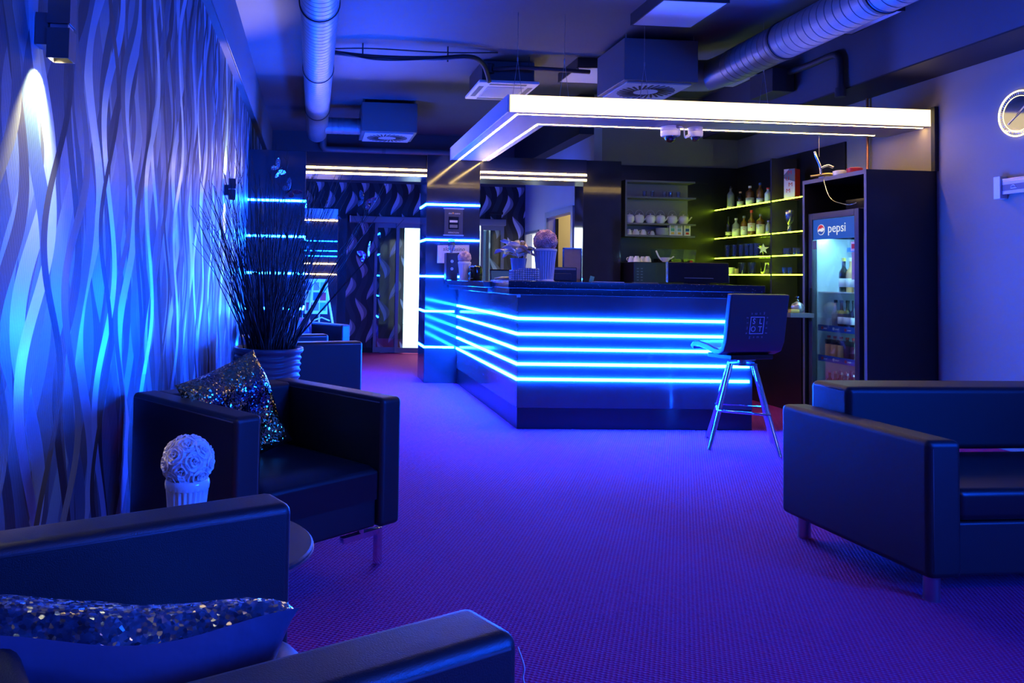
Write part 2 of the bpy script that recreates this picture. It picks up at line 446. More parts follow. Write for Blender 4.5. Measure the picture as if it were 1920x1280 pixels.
# ------------------------------------------------------------------ gantry: columns with blue strips, header beams with warm lines
ZS = (1.998, 1.60, 1.19, .80, .40)
SH = .011
t = thing('light_column', 'wide glossy black column with blue light strips beside the silver wall', 'column', (-.42, 8.8, 0))
BX(-.325, .31, 0, .72, 0, 2.56).build('column_body', m_gloss, t, bevel=.004, seg=1)
for z in ZS:
    s = MB(); s.box(-.325, .318, -.008, 0, z-SH, z+SH); s.box(.31, .318, 0, .70, z-SH, z+SH); s.build('light_strip', m_blue, t)
t = thing('light_column', 'glossy black pillar with blue light strips joined to the bar', 'column', (0, 8.8, 0))
BX(GX0, GX1, 0, .52, 0, 2.56).build('column_body', m_gloss, t, bevel=.004, seg=1)
for z in ZS:
    s = MB(); s.box(GX0-.008, GX1 if z > .9 else 1.585, -.008, 0, z-SH, z+SH); s.box(GX0-.008, GX0, 0, .5, z-SH, z+SH); s.build('light_strip', m_blue, t)
for (x0, x1, lab) in ((-.11, GX0, 'black header beam with two warm light lines above the entry passage'), (GX1, 3.10, 'black header beam with two warm light lines behind the bar')):
    t = thing('header_beam', lab, 'beam', (0, 8.8, 0), group='black header beams with warm light lines')
    BX(x0, x1, .03, .5, 2.31, 2.56).build('beam_body', m_satin, t)
    for z, y in ((2.385, .022), (2.325, .022)):
        BX(x0, x1, y-.004, y+.008, z-.010, z+.010).build('light_strip', m_warm, t)
t = thing('wall_panel', 'glossy black upright panel left of the cup shelves', 'panel', (0, 8.85, 0))
BX(3.07, 3.52, 0, .30, 0, 2.56).build('panel_body', m_gloss, t, bevel=.004, seg=1)

# poster and sign on the pillar
t = thing('poster', 'dark poster with silver rails hanging on the blue-lit pillar', 'poster', (1.56, 8.79, 1.65))
BX(-.105, .105, -.004, .004, .01, .30).build('sheet', mat('poster_navy', (.05, .055, .09), .4), t)
BX(-.115, .115, -.008, .006, .30, .312).build('rail', m_steel, t); BX(-.115, .115, -.008, .006, 0, .012).build('rail', m_steel, t)
BX(-.058, .058, -.006, -.004, .075, .215).build('picture', m_screen, t)
BX(-.045, .045, -.007, -.006, .15, .175).build('picture_band', m_paper, t)
BX(-.045, .045, -.007, -.006, .09, .125).build('picture_band', m_edge, t)
text('heading', 'slot', .026, m_whiteink, t, (-.040, -.006, .252)); text('heading', 'casino', .026, m_whiteink, t, (.040, -.006, .252))
st = MB(); pts = []
for k in range(10):
    a = PI/2+k*PI/5; r = .014 if k % 2 == 0 else .006; pts.append((r*math.cos(a)-.008, .255+r*math.sin(a)))
st.prism(pts, -.007, -.005, 'y'); st.build('star', mat('orange_print', (.85, .45, .12), .5), t)
text('caption', 'HERNÍ PLÁN', .022, m_whiteink, t, (0, -.006, .035))
t = thing('casino_sign', 'white corner-cut sign reading slotcasino on the pillar', 'sign', (1.56, 8.78, 1.34))
mb = MB(); mb.prism([(-.18, 0), (-.06, 0), (-.06, .115), (.18, .125), (.18, .21), (-.18, .20)], -.004, .004, 'y'); mb.build('board', m_paper, t)
text('lettering', 'slotcasino', .062, m_ink, t, (.005, -.006, .158), shear=.2)

# ------------------------------------------------------------------ bar counter
BX0, BX1, BY0, BY1 = 1.62, 3.55, 6.17, 8.80
ZST = (.391, .51, .627, .746, .868)
t = thing('bar_counter', 'L-shaped glossy bar with five bands of blue light', 'bar counter', (BX0, BY0, 0))
w, d = BX1-BX0, BY1-BY0
BX(0, w, 0, .05, .165, 1.055).build('front_panel', m_barpanel, t, bevel=.003, seg=1)
BX(0, .05, .05, d, .165, 1.055).build('side_panel', m_barpanel, t, bevel=.003, seg=1)
BX(.004, w-.004, .004, .05, 0, .163).build('front_plinth', m_satin, t)
BX(.004, .05, .05, d, 0, .163).build('side_plinth', m_satin, t)
BX(w-.05, w, .05, .62, 0, 1.055).build('end_panel', m_satin, t)
BX(.05, w-.05, .60, .62, 0, 1.055).build('inner_panel', m_satin, t)
BX(.62, .64, .62, d, 0, 1.055).build('inner_panel', m_satin, t)
for z in ZST:
    BX(-.010, w-.03, -.010, 0, z-SH, z+SH).build('light_strip', m_blue, t)
    BX(-.010, 0, 0, d, z-SH, z+SH).build('light_strip', m_blue, t)
BX(-.003, .02, -.003, .02, 1.035, 1.056).build('corner_cap', m_steel, t)
t = thing('bar_worktop', 'black speckled stone bar top in two stepped layers', 'bar top', (BX0, BY0, 1.055))
BX(-.085, w+.09, -.03, .60, .052, .110).build('upper_slab', m_stone, t, bevel=.004)
BX(-.075, w+.08, -.015, .58, .001, .051).build('lower_slab', m_stone, t, bevel=.003)
BX(-.15, .62, .60, d-.01, .045, .098).build('side_slab', mat('gloss_black_laminate', (.03, .03, .035), .12, spec=.6), t, bevel=.004)
BX(-.11, .60, .60, d-.01, .001, .044).build('side_sub_slab', m_barpanel, t, bevel=.003)
ZT = 1.055+.110; ZT2 = 1.055+.098

# ------------------------------------------------------------------ canopy above the bar
CX0, CX1, CY0, CY1, CZ0, CZ1 = 1.52, 1.96, 6.14, 6.68, 2.505, 2.645
t = thing('light_canopy', 'suspended L-shaped canopy with glowing white front and warm light lines', 'canopy light', (CX0, CY0, CZ0))
m_canopy = mat('canopy_grey', (.30, .29, .28), .5)
e = XR-CX0; dd = 8.80-CY0
BX(.0, e, .012, CY1-CY0, .004, .135).build('front_bar', m_canopy, t)
BX(.0, CX1-CX0, CY1-CY0+.001, dd, .004, .135).build('side_bar', m_canopy, t)
BX(.012, e-.002, 0, .012, .004, .14).build('front_diffuser', m_fascia, t)
BX(-.012, 0, 0, dd, .0, .14).build('side_fascia', mat('white_acrylic', (.62, .62, .64), .4), t)
lo = MB(); lo.box(.085, e-.02, .080, .100, .0025, .0039); lo.box(.080, .100, .100, dd-.01, .0025, .0039); lo.build('outer_light_line', m_warm, t)
lo = MB(); lo.box(.36, e-.16, .460, .480, .0025, .0039); lo.box(.360, .380, .480, dd-.01, .0025, .0039); lo.build('inner_light_line', m_warm, t)
for k, px in enumerate((970, 1058, 1208, 1432)):
    p = PX(px, 175, y=6.4); x = p.x
    r = thing('hanging_wire', ('thin forked steel wire at the canopy corner', 'thin forked steel wire second from the canopy corner', 'thin forked steel wire in front of the big ceiling air box', 'thin forked steel wire below the right ceiling duct')[k], 'wire', (x, 6.4, CZ1), group='suspension wires of the canopy')
    z1 = ZC-CZ1; zj = .36
    for s in (-1, 1): MB().tube([(s*.045, 0, 0), (0, 0, zj)], .0022, 6).build('fork', m_steel, r)
    MB().tube([(0, 0, zj), (0, 0, z1)], .0022, 6).build('wire', m_steel, r)
    MB().lathe([(.003, zj-.02), (.007, zj-.012), (.007, zj+.012), (.003, zj+.02)], seg=10).build('clamp', m_steel, r)

# dome cameras under the canopy
def dome_cam(px, r, h, lab):
    p = PX(px, 240, y=6.52)
    t = thing('security_camera', lab, 'camera', (p.x, 6.52, CZ0+.004), group='white dome cameras under the canopy')
    MB().lathe([(r*.96, 0), (r, -.004), (r, -h*.55), (r*.985, -h*.57), (r, -h*.6), (r, -h), (r*.92, -h-.012), (r*.7, -h-.014)], seg=40).build('housing', m_white, t, smooth=True)
    MB().lathe([(r*.66*math.cos(a), -h-.012-r*.66*math.sin(a)) for a in [k*PI/2/9 for k in range(10)]], seg=32).build('dome', glassy('smoked_dome', (.12, .12, .14), .18), t, smooth=True)
    MB().lathe([(.001, -h-.02-r*.28), (r*.2, -h-.02-r*.2), (r*.28, -h-.02), (.001, -h-.005)], seg=16).build('lens', m_screen, t, smooth=True)
    return t
a = dome_cam(1257, .080, .072, 'larger white dome camera on the left under the canopy')
MB().tube([(.03, -.074, -.012), (.055, -.086, -.016), (.085, -.075, -.03), (.094, -.06, -.075), (.10, -.055, -.095)], .006, 8).build('cable', m_white, a, smooth='all')
MB().lathe([(.018, 0), (.018, .012), (.001, .012)], seg=16, mtx=Matrix.Translation((.03, -.07, -.012)) @ Matrix.Rotation(PI/2, 4, 'X')).build('gland', m_edge, a)
MB().tube([(.105, -.055, -.098), (.15, -.05, -.075)], .012, 10).build('connector', m_white, a, smooth=True)
dome_cam(1304, .060, .070, 'smaller white dome camera on the right under the canopy')

# ------------------------------------------------------------------ ducts and ceiling fittings
def ducttube(t, pts, r, pitch=.085, name='duct_tube'):
    pts = [Vector(p) for p in pts]; out = []; rs = []
    for a, b in zip(pts, pts[1:]):
        n = max(1, int((b-a).length/pitch))
        for k in range(n):
            p = a+(b-a)*k/n; dd_ = (b-a).normalized()
            out += [p, p+dd_*(pitch*.88), p+dd_*(pitch*.92), p+dd_*(pitch*.96)] if (b-a).length > pitch*.9 else [p]
            rs += [r, r, r*.975, r*.975] if (b-a).length > pitch*.9 else [r]
    out.append(pts[-1]); rs.append(r)
    return MB().tube(out, rs, 28).build(name, m_duct, t, smooth=True)
ZD = 3.13
t = thing('ventilation_duct', 'long round grey spiral duct under the left half of the ceiling', 'duct', (0, 5, ZD))
ducttube(t, [(0, -6.5, 0), (0, 5.75, 0)], .142)
for y in (-1.2, .6, 2.4, 4.2): MB().tube([(0, y-.012, 0), (0, y+.012, 0)], .150, 28).build('clamp_ring', m_pipe, t, smooth=True)
ducttube(t, [(.11, 5.15, -.02), (.60, 5.15, -.02)], .105, .08, 'branch_tube')
def airbox(lab, loc, sx, sy, sz, pitch):
    t = thing('air_diffuser_box', lab, 'ceiling vent', loc, group='square ceiling air boxes with round slotted diffusers')
    BX(-sx/2, sx/2, -sy/2, sy/2, 0, sz).build('box_body', m_ductbox, t, bevel=.006)
    p = MB(); p.box(-sx*.44, sx*.44, -sy*.44, sy*.44, -.018, 0); pl = p.build('diffuser_plate', mat('diffuser_grey', (.42, .42, .44), .5), t, bevel=.004)
    sl = MB()
    for k in range(28):
        a = 2*PI*k/28
        m = Matrix.Rotation(a, 4, 'Z') @ Matrix.Translation((sx*.27, 0, -.019)) @ Matrix.Rotation(.25, 4, 'Z')
        sl.box(-.075, .075, -.010, .010, -.002, .002, m)
    sl.build('slot_ring', m_black, pl)
    for s in (-1, 1): MB().tube([(s*sx*.46, -sy*.45, sz), (s*sx*.46, -sy*.45, ZC-loc[2])], .006, 6).build('hanger', m_steel, t)
    return t
a = airbox('square grey air box with round diffuser left, past the spiral duct', (.91, 10.15, 2.99), .70, .70, .37, 0)
a = airbox('big square grey air box with round diffuser above the bar', (3.06, 7.13, 2.97), .68, .68, .38, 0)
t = thing('ventilation_duct', 'thick round grey spiral duct over the right side of the room', 'duct', (3.72, 5, ZD))
ducttube(t, [(0, -5.5, 0), (0, 1.75, 0)], .150)
ducttube(t, [(-.07+.07*math.cos(k*PI/12), 1.75+.40*math.sin(k*PI/12), 0) for k in range(0, 6)]+[(-.20, 2.16, 0), (-.32, 2.16, 0)], .145, .2, 'elbow')
for y in (-.1, 1.0): MB().tube([(0, y-.012, 0), (0, y+.012, 0)], .158, 28).build('clamp_ring', m_pipe, t, smooth=True)
# small pipe along the far wall
t = thing('wall_pipe', 'thin grey pipe running along the far wall under the ceiling', 'pipe', (0, 12.05, 3.10))
MB().tube([(.10, 0, .2), (.10, 0, .05), (.13, 0, .01), (.18, 0, 0), (2.6, 0, 0)], .055, 12).build('pipe_run', m_duct, t, smooth=True)
MB().tube([(1.0, 0, 0), (1.06, 0, 0)], .062, 12).build('collar', m_ductbox, t, smooth=True)
# cassette air conditioner
t = thing('air_conditioner', 'ceiling cassette air conditioner with white grille panel', 'air conditioner', (1.93, 8.16, 3.15))
BX(-.27, .27, -.32, .34, .03, .24).build('body', m_pipe, t, bevel=.004)
pl = BX(-.31, .31, -.38, .38, 0, .03).build('cover_panel', m_white, t, bevel=.008)
BX(-.19, .19, -.22, .22, -.006, .001).build('grille', mat('pale_grille', (.55, .56, .58), .5), pl)
gs = MB()
for k in range(18): gs.box(-.18, .18, -.21+k*.0245, -.20+k*.0245, -.009, -.005)
gs.build('grille_bars', m_white, pl)
for (a0, a1, b0, b1) in ((-.28, -.23, -.22, .22), (.23, .28, -.22, .22), (-.19, .19, -.34, -.29), (-.19, .19, .29, .34)):
    BX(a0, a1, b0, b1, -.003, .002).build('air_slot', m_edge, pl)
MB().lathe([(.045, -.36), (.045, -.27), (.025, -.26)], (-.20, 0, 0), 14, mtx=Matrix.Translation((0, -.36, .46))).build('drain_pump', m_rubber, t, smooth=True)
# cable bundle to the air conditioner
t = thing('cable_bundle', 'black sagging cable bundle from the left duct to the air conditioner', 'cable', (0, 7.45, 3.30))
def bez(pts, n=24):
    out = []
    P = [Vector(p) for p in pts]
    for i in range(len(P)-1):
        p0 = P[max(i-1, 0)]; p1 = P[i]; p2 = P[i+1]; p3 = P[min(i+2, len(P)-1)]
        for k in range(n//(len(P)-1)+1):
            u = k/(n//(len(P)-1)+1)
            out.append(.5*((2*p1)+(-p0+p2)*u+(2*p0-5*p1+4*p2-p3)*u*u+(-p0+3*p1-3*p2+p3)*u**3))
    out.append(P[-1]); return out
MB().tube(bez([(.10, 0, 0), (.55, 0, -.03), (1.1, 0, -.02), (1.45, 0, .01), (1.62, .15, -.02), (1.72, .33, -.14)]), .024, 8).build('main_cable', m_rubber, t, smooth='all')
MB().tube(bez([(.10, -.02, .02), (.55, -.02, -.06), (1.1, -.02, -.03), (1.4, -.02, .02)]), .008, 6).build('thin_cable', m_rubber, t, smooth='all')
MB().tube(bez([(.10, .03, .04), (.5, .03, .06), (1.2, .03, .05), (1.75, .1, .09)]), .007, 6).build('thin_cable', m_rubber, t, smooth='all')
for x in (.42, 1.24): MB().tube([(x, 0, -.05), (x, 0, .10)], .008, 6).build('hanger', m_pipe, t)
t = thing('ceiling_pipe', 'slim dark pipe from the air conditioner to the big air box', 'pipe', (0, 7.8, 3.30))
MB().tube([(1.75, -.05, -.02), (2.0, -.12, -.01), (2.72, -.12, -.03)], .022, 8).build('pipe_run', m_pipe, t, smooth=True)
for x in (2.1, 2.6): MB().tube([(x, -.12, -.02), (x, -.12, .10)], .007, 6).build('hanger', m_pipe, t)
t = thing('beam_pipe', 'dark elbowed pipe entering the right ceiling beam', 'pipe', (4.60, 6.6, 3.0))
MB().tube(bez([(-.05, .9, .24), (0, .45, .24), (0, .12, .24), (0, .02, .20), (0, 0, .10), (0, 0, -.14)]), .030, 10).build('pipe_run', m_pipe, t, smooth='all')
MB().tube([(0, 0, -.16), (0, 0, -.08)], .045, 10).build('pipe_collar', m_pipe, t, smooth=True)
BX(4.40, 4.62, 7.3, 7.7, 3.05, 3.28).build('junction_box', m_pipe, bevel=.005)
tag(bpy.data.objects['junction_box'], 'dark square box on the right ceiling beam behind the duct', 'junction box')
# square lamps (off)
def lamp(lab, x0, x1, y0, y1):
    t = thing('ceiling_lamp', lab, 'ceiling light', ((x0+x1)/2, (y0+y1)/2, 3.30), group='square ceiling lamps, switched off')
    a, b = (x1-x0)/2, (y1-y0)/2
    f = MB(); f.box(-a, -a+.012, -b, b, 0, .10); f.box(a-.012, a, -b, b, 0, .10); f.box(-a+.012, a-.012, -b, -b+.012, 0, .10); f.box(-a+.012, a-.012, b-.012, b, 0, .10)
    f.build('frame', m_pipe, t); BX(-a+.012, a-.012, -b+.012, b-.012, .004, .02).build('diffuser', m_panel, t)
lamp('unlit square ceiling lamp at the top edge, above the canopy front', 2.58, 3.10, 5.70, 6.32)
lamp('unlit square ceiling lamp half hidden behind the big air box', 2.58, 3.10, 7.63, 8.27)
lamp('unlit square ceiling lamp right of the big air box', 3.93, 4.50, 7.62, 8.20)
lamp('unlit square ceiling lamp beside the thick right duct', 3.93, 4.50, 5.70, 6.31)

# ------------------------------------------------------------------ wall sconces
def sconce(lab, y, z0, w=.058, h=.172):
    t = thing('wall_sconce', lab, 'wall lamp', (-.683, y, z0), group='up-and-down wall sconces on the silver wall')
    gap = .012; hh = (h-gap)/2; a = w/2
    for nm, z in (('lower_shade', 0), ('upper_shade', hh+gap)):
        f = MB(); k = .004
        f.box(-a, -a+k, -a, a, z, z+hh); f.box(a-k, a, -a, a, z, z+hh); f.box(-a+k, a-k, -a, -a+k, z, z+hh); f.box(-a+k, a-k, a-k, a, z, z+hh)
        zz = z+hh*.62 if z == 0 else z+hh*.30
        f.box(-a+k, a-k, -a+k, a-k, zz, zz+.004)
        s_ = f.build(nm, mat('sconce_metal', (.10, .10, .11), .35, metal=.6), t)
        BX(-.016, .016, -.016, .016, zz-.006 if z == 0 else zz+.004, zz if z == 0 else zz+.010).build('lamp', m_lamp, s_)
    BX(-a*.8, a*.8, -a*.8, a*.8, hh, hh+gap).build('neck', m_steel, t)
    BX(-.0605, -a, -.025, .025, hh-.045, hh+.04).build('wall_bracket', mat('sconce_bracket', (.10, .10, .11), .35, metal=.6), t)
    spot('sconce_light', (-.683, y, z0+.02), (0, math.radians(17), 0), 150, (1, .78, .42), math.radians(80), .7, .012)
    spot('sconce_light', (-.683, y, z0+h-.02), (PI, math.radians(-17), 0), 150, (1, .78, .42), math.radians(80), .7, .012)
sconce('wall sconce nearest the viewer on the silver wavy wall', 2.13, 1.735)
sconce('smaller-looking wall sconce above the twig planter', 6.55, 1.785)

# ------------------------------------------------------------------ lounge chairs and sofa
def rb(t, nm, x0, x1, y0, y1, z0, z1, m=None, bev=.022): return BX(x0, x1, y0, y1, z0, z1).build(nm, m or m_leather, t, bevel=bev, seg=4)
AW, AD, AH = .82, .74, .69
def seam_loop(x0, x1, y0, y1, z, r=.0035):
    return MB().tube([(x0, y0, z), (x1, y0, z), (x1, y1, z), (x0, y1, z), (x0, y0, z)], r, 6)
def make_chair(lab, loc, rz):
    t = thing('armchair', lab, 'armchair', loc, rz, 'black leather tub armchairs')
    a, b = AW/2, AD/2
    for s in (-1, 1):
        x0, x1 = (-a, -a+.115) if s < 0 else (a-.115, a)
        ar = rb(t, 'armrest', x0, x1, -b, b, .175, AH)
        e = .019
        MB().tube([(x0+.002, -b+.02, AH-e), (x0+.002, b-.02, AH-e)], .003, 6).build('piping', m_thread, ar, smooth='all')
        MB().tube([(x1-.002, -b+.02, AH-e), (x1-.002, b-.02, AH-e)], .003, 6).build('piping', m_thread, ar, smooth='all')
        MB().tube([(x1-.018, -b+.002, AH-.02), (x1-.018, -b+.002, .20)], .003, 6).build('piping', m_thread, ar, smooth='all')
    rb(t, 'backrest', -a+.10, a-.10, b-.14, b-.002, .175, AH-.002)
    rb(t, 'seat_base', -a+.112, a-.112, -b+.03, b-.13, .175, .30, bev=.012)
    # seat cushion with a crowned top
    def crown(u, v):
        x = -a+.117+u*(AW-.234); y = -b+.012+v*(AD-.16)
        e = min(u, 1-u, v, 1-v); return (x, y, .405+.03*min(1, e*7)**.5)
    cu = MB().grid(crown, 20, 20)
    n = 21; idx = [i*n for i in range(n)] + [20*n+j for j in range(1, n)] + [i*n+20 for i in range(19, -1, -1)] + [j for j in range(19, 0, -1)]
    base = len(cu.v)
    for i in idx: cu.v.append((cu.v[i][0], cu.v[i][1], .29))
    for k in range(len(idx)):
        k2 = (k+1) % len(idx); cu.f.append((idx[k], idx[k2], base+k2, base+k))
    cu.build('seat_cushion', m_leather2, t, smooth=True, bevel=.012, seg=3)
    for s in (-1, 1):
        for q in (-1, 1):
            x, y = s*(a-.05), q*(b-.08)
            g = MB(); g.tube([(x-s*.10, y, .178), (x-s*.10, y, .145)], .016, 10)
            g.box(min(x-s*.20, x), max(x-s*.20, x)+.0, y-.014, y+.014, .125, .150); g.box(x-.014, x+.014, y-.014, y+.014, 0, .150)
            g.build('leg', m_chrome, t, bevel=.003)
    return t
chairA = make_chair('nearest black leather armchair, cropped at the bottom left', (-.219, 1.288, 0), math.radians(118))
chairB = make_chair('black leather armchair holding the gold sequin cushion', (-.175, 3.27, 0), math.radians(40))
chairC = make_chair('black leather armchair right behind the twig planter', (-.108, 6.169, 0), math.radians(110))
chairD = make_chair('farthest black leather armchair, in front of the easel', (-.17, 7.96, 0), math.radians(40))
# loose thread at the near chair's front corner
MB().tube(bez([(-.40, -.372, .665), (-.407, -.378, .64), (-.401, -.382, .62), (-.413, -.38, .60), (-.405, -.383, .585)]), .0012, 5).build('loose_thread', m_paper, chairA, smooth='all')

t = thing('sofa', 'black leather sofa with a low arm at the right edge', 'sofa', (2.29, 2.80, 0), math.radians(3.0))
SL = 1.75
for x in (0, SL-.14):
    ar = rb(t, 'armrest', x, x+.14, 0, .86, .10, .61, bev=.025)
    MB().tube([(x+.004, .03, .59), (x+.004, .83, .59)], .003, 6).build('piping', m_thread, ar, smooth='all')
    MB().tube([(x+.020, .003, .58), (x+.020, .003, .13)], .003, 6).build('piping', m_thread, ar, smooth='all')
bk = rb(t, 'backrest', .15, SL-.15, .60, .86, .44, .725, bev=.03)
MB().tube([(.153, .64, .705), (.153, .83, .705)], .003, 6).build('piping', m_thread, bk, smooth='all')
rb(t, 'seat_base', .14, SL-.14, .03, .84, .10, .30, bev=.012)
rb(t, 'seat_cushion', .142, SL-.142, .02, .66, .302, .425, m_leather2, bev=.03)
for x in (.07, SL-.07):
    for y in (.07, .79): MB().lathe([(.028, 0), (.028, .10)], (x, y, 0), 20).build('leg', m_steel, t, smooth=True)

# cushions
def pillow(lab, loc, rot, sx, sy, th, ma, mb_, seam=.5):
    t = thing('cushion', lab, 'cushion', loc); t.rotation_euler = rot
    def half(sgn):
        def fn(u, v):
            x = (u-.5); y = (v-.5)
            e = max(0, (1-(2*abs(x))**2.6))*max(0, (1-(2*abs(y))**2.6))
            pin = 1-.10*(1-(2*abs(y))**2)*(abs(2*x)**2)*.6; pin2 = 1-.10*(1-(2*abs(x))**2)*(abs(2*y)**2)*.6
            wr = .008*math.sin(13*u+5*v)*e+.005*math.sin(23*v-9*u)*e
            return (x*sx*pin, y*sy*pin2, (sgn*(th/2*e**.45+wr) if e > 0 else 0)+.016*math.sin(7*u+.6)+.010*math.sin(9*v+2*u))
        return fn
    MB().grid(half(1), 36, 36).build('sequin_face', ma, t, smooth='all', fix=False)
    b = MB().grid(half(-1), 36, 36); b.f = [f[::-1] for f in b.f]; b.build('plain_face', mb_, t, smooth='all', fix=False)
    return t
R = (Matrix.Rotation(math.radians(40), 3, 'Z') @ Matrix.Rotation(math.radians(74), 3, 'X') @ Matrix.Rotation(math.radians(17), 3, 'Z'))
lp = Matrix.Rotation(math.radians(40), 3, 'Z') @ Vector((-.09, .11, 0))
pillow('gold and silver sequin cushion leaning in the second armchair', (chairB.location.x+lp.x, chairB.location.y+lp.y, .60), R.to_euler(), .42, .42, .13, m_seqgold, m_satincloth)
R = (Matrix.Rotation(math.radians(18), 3, 'Z') @ Matrix.Rotation(math.radians(-38), 3, 'X') @ Matrix.Rotation(math.radians(4), 3, 'Y'))
pillow('dark blue sequin cushion lying in the nearest armchair', (-.30, 1.235, .575), R.to_euler(), .52, .36, .17, m_seqblue, m_satincloth)
R = (Matrix.Rotation(math.radians(40), 3, 'Z') @ Matrix.Rotation(math.radians(70), 3, 'X') @ Matrix.Rotation(math.radians(-10), 3, 'Z'))
pillow('small dark cushion in the farthest armchair', (-.16, 8.03, .60), R.to_euler(), .36, .36, .12, m_satincloth, m_satincloth)

# side table with white rose vase
t = thing('side_table', 'low round dark side table between the two near armchairs', 'side table', (-.265, 2.05, 0))
MB().lathe([(.001, .485), (.275, .485), (.28, .490), (.28, .496), (.275, .50), (.001, .50)], seg=64).build('table_top', mat('dark_table_top', (.025, .025, .03), .5), t)
MB().lathe([(.275, .483), (.282, .485), (.282, .490), (.275, .491)], seg=64).build('rim', m_steel, t, smooth=True)
MB().lathe([(.025, .02), (.025, .485)], seg=20).build('stem', m_chrome, t, smooth=True)
MB().lathe([(.001, 0), (.17, 0), (.17, .008), (.03, .022), (.001, .022)], seg=40).build('base', m_chrome, t, smooth=True)

def rose_mesh(m, name):
    mb = MB()
    rnd = random.Random(3)
    for ring, (n, r0, h, tilt) in enumerate(((3, .10, .62, .15), (4, .24, .60, .45), (5, .42, .52, .85), (6, .62, .36, 1.25))):
        for k in range(n):
            a0 = 2*PI*k/n + ring*.7
            def fn(u, v, a0=a0, r0=r0, h=h, tilt=tilt, n=n):
                aa = (u-.5)*2*PI/n*1.5
                rr = r0 + v*math.sin(tilt)*.42 + .05*v*v*math.cos(aa*3)
                edge = 1-.35*abs(2*u-1)**2.2
                zz = -.15 + h*v*math.cos(tilt*.75)*edge + .12*(1-v) - .07*(v**4)*tilt
                return (rr*math.cos(a0+aa), rr*math.sin(a0+aa), zz)
            mb.grid(fn, 6, 5)
    o = mb.build(name, m, smooth='all'); sm = o.modifiers.new('solid', 'SOLIDIFY'); sm.thickness = .05
    me = bpy.data.meshes.new_from_object(o.evaluated_get(bpy.context.evaluated_depsgraph_get()))
    COL.objects.unlink(o); bpy.data.objects.remove(o)
    return me
def fluted(prof, n, amp, z0, z1, seg=96):
    return MB().lathe(prof, seg=seg, mod=lambda a, z: 1+(amp*math.cos(n*a) if z0 < z < z1 else 0))
def rose_vase(lab, loc, rb_, rt, h, ball, m_rose, nroses, mv):
    t = thing('rose_vase', lab, 'vase with flowers', loc)
    pr = [(.001, 0), (rb_*1.08, 0), (rb_*1.1, .006), (rb_, .014)]
    for k in range(9): pr.append((rb_+(rt-rb_)*(k/8)**1.5*.96, .02+(h-.045)*k/8))
    pr += [(rt*1.06, h-.022), (rt*1.08, h-.012), (rt*1.06, h-.004), (rt, h), (rt*.9, h), (rt*.85, h-.03), (.001, h-.03)]
    fluted(pr, 24, .035, .015, h-.024).build('vase', mv, t, smooth=True)
    me = rose_mesh(m_rose, 'rose')
    g = PI*(3-math.sqrt(5)); zc = h+ball*.62
    MB().lathe([(ball*.78*math.sin(k*PI/10)+1e-6, zc-ball*.78*math.cos(k*PI/10)) for k in range(11)], seg=20).build('core', m_rose, t, smooth='all')
    for k in range(nroses):
        y = 1-2*(k+.5)/nroses
        if y < -.62: continue
        r = math.sqrt(1-y*y); d = Vector((r*math.cos(g*k), r*math.sin(g*k), y))
        o = bpy.data.objects.new('rose', me); COL.objects.link(o); o.parent = t
        o.location = Vector((0, 0, zc))+d*ball*.80; o.rotation_euler = (d.to_track_quat('Z', 'Y') @ Euler((0, 0, k*1.3)).to_quaternion()).to_euler()
        s = ball*(.40 if nroses > 30 else .50); o.scale = (s, s, s)
    return t
rose_vase('white vase with a ball of white roses on the side table', (-.295, 1.97, .502), .040, .050, .178, .064, m_whiterose, 26, m_whitegl)
p = PX(1021.5, 525, y=6.48)
rose_vase('tall fluted vase with pink rose ball on the bar', (p.x, 6.48, ZT), .070, .092, .272, .100, m_pinkrose, 26, mat('pearl_vase', (.72, .72, .76), .18, metal=.1))
p = PX(867, 525, y=7.9)
rose_vase('small white vase with pale pink rose ball on the bar side top', (1.52, 7.9, ZT2), .048, .062, .19, .068, m_paler, 24, m_whitegl)

# ------------------------------------------------------------------ planter with twigs
PC = Vector((-.255, 4.70, 0))
t = thing('planter', 'tall dark planter with wavy ribs', 'planter', PC)
pr = [(.001, 0), (.150, 0)]
for k in range(110):
    z = .01+.71*k/109; pr.append((.150+.042*(z/.72), z))
pr += [(.200, .722), (.206, .735), (.204, .75), (.190, .752), (.186, .70), (.001, .69)]
def ribs(a, z):
    if z > .715 or z < .01: return 1
    return 1+.028*math.sin(2*PI*z/.036+1.1*math.sin(3*a)+.6*math.sin(5*a+1))
MB().lathe(pr, seg=96, mod=ribs).build('pot', m_planter, t, smooth='all')
MB().lathe([(.001, .70), (.184, .695)], seg=24).build('soil', m_black, t)
t = thing('twig_bundle', 'bunch of tall bare dark twigs standing in the planter', 'twigs', PC+Vector((0, 0, .70)))
rnd = random.Random(11)
def twig(spread=1.0):
    while True:
        pts, rs = twig_try(spread)
        if min(p_[0] for p_ in pts) > -.455: return pts, rs
def twig_try(spread):
    while True:
        a = rnd.uniform(0, 2*PI); s = rnd.uniform(.03, .66)*spread; L_ = rnd.uniform(.75, 1.26)
        dx, dy = math.cos(a)*s*1.05, math.sin(a)*s*.9
        if dx > -.43: break
    a2 = a+rnd.uniform(-.5, .5)
    b = Vector((math.cos(a2)*.15*rnd.random(), math.sin(a2)*.15*rnd.random(), 0))
    pts = []; n = 9; j = rnd.uniform(-.04, .04); j2 = rnd.uniform(-.04, .04)
    h = L_*math.sqrt(max(.3, 1-s*s*.6))
    for k in range(n+1):
        u = k/n; bow = u*(1-u)
        pts.append((b.x+dx*u**1.15+j*bow*2+rnd.uniform(-.006, .006), b.y+dy*u**1.15+j2*bow*2+rnd.uniform(-.006, .006), h*u))
    return pts, [.0042-.0030*(k/n) for k in range(n+1)]
tips = []
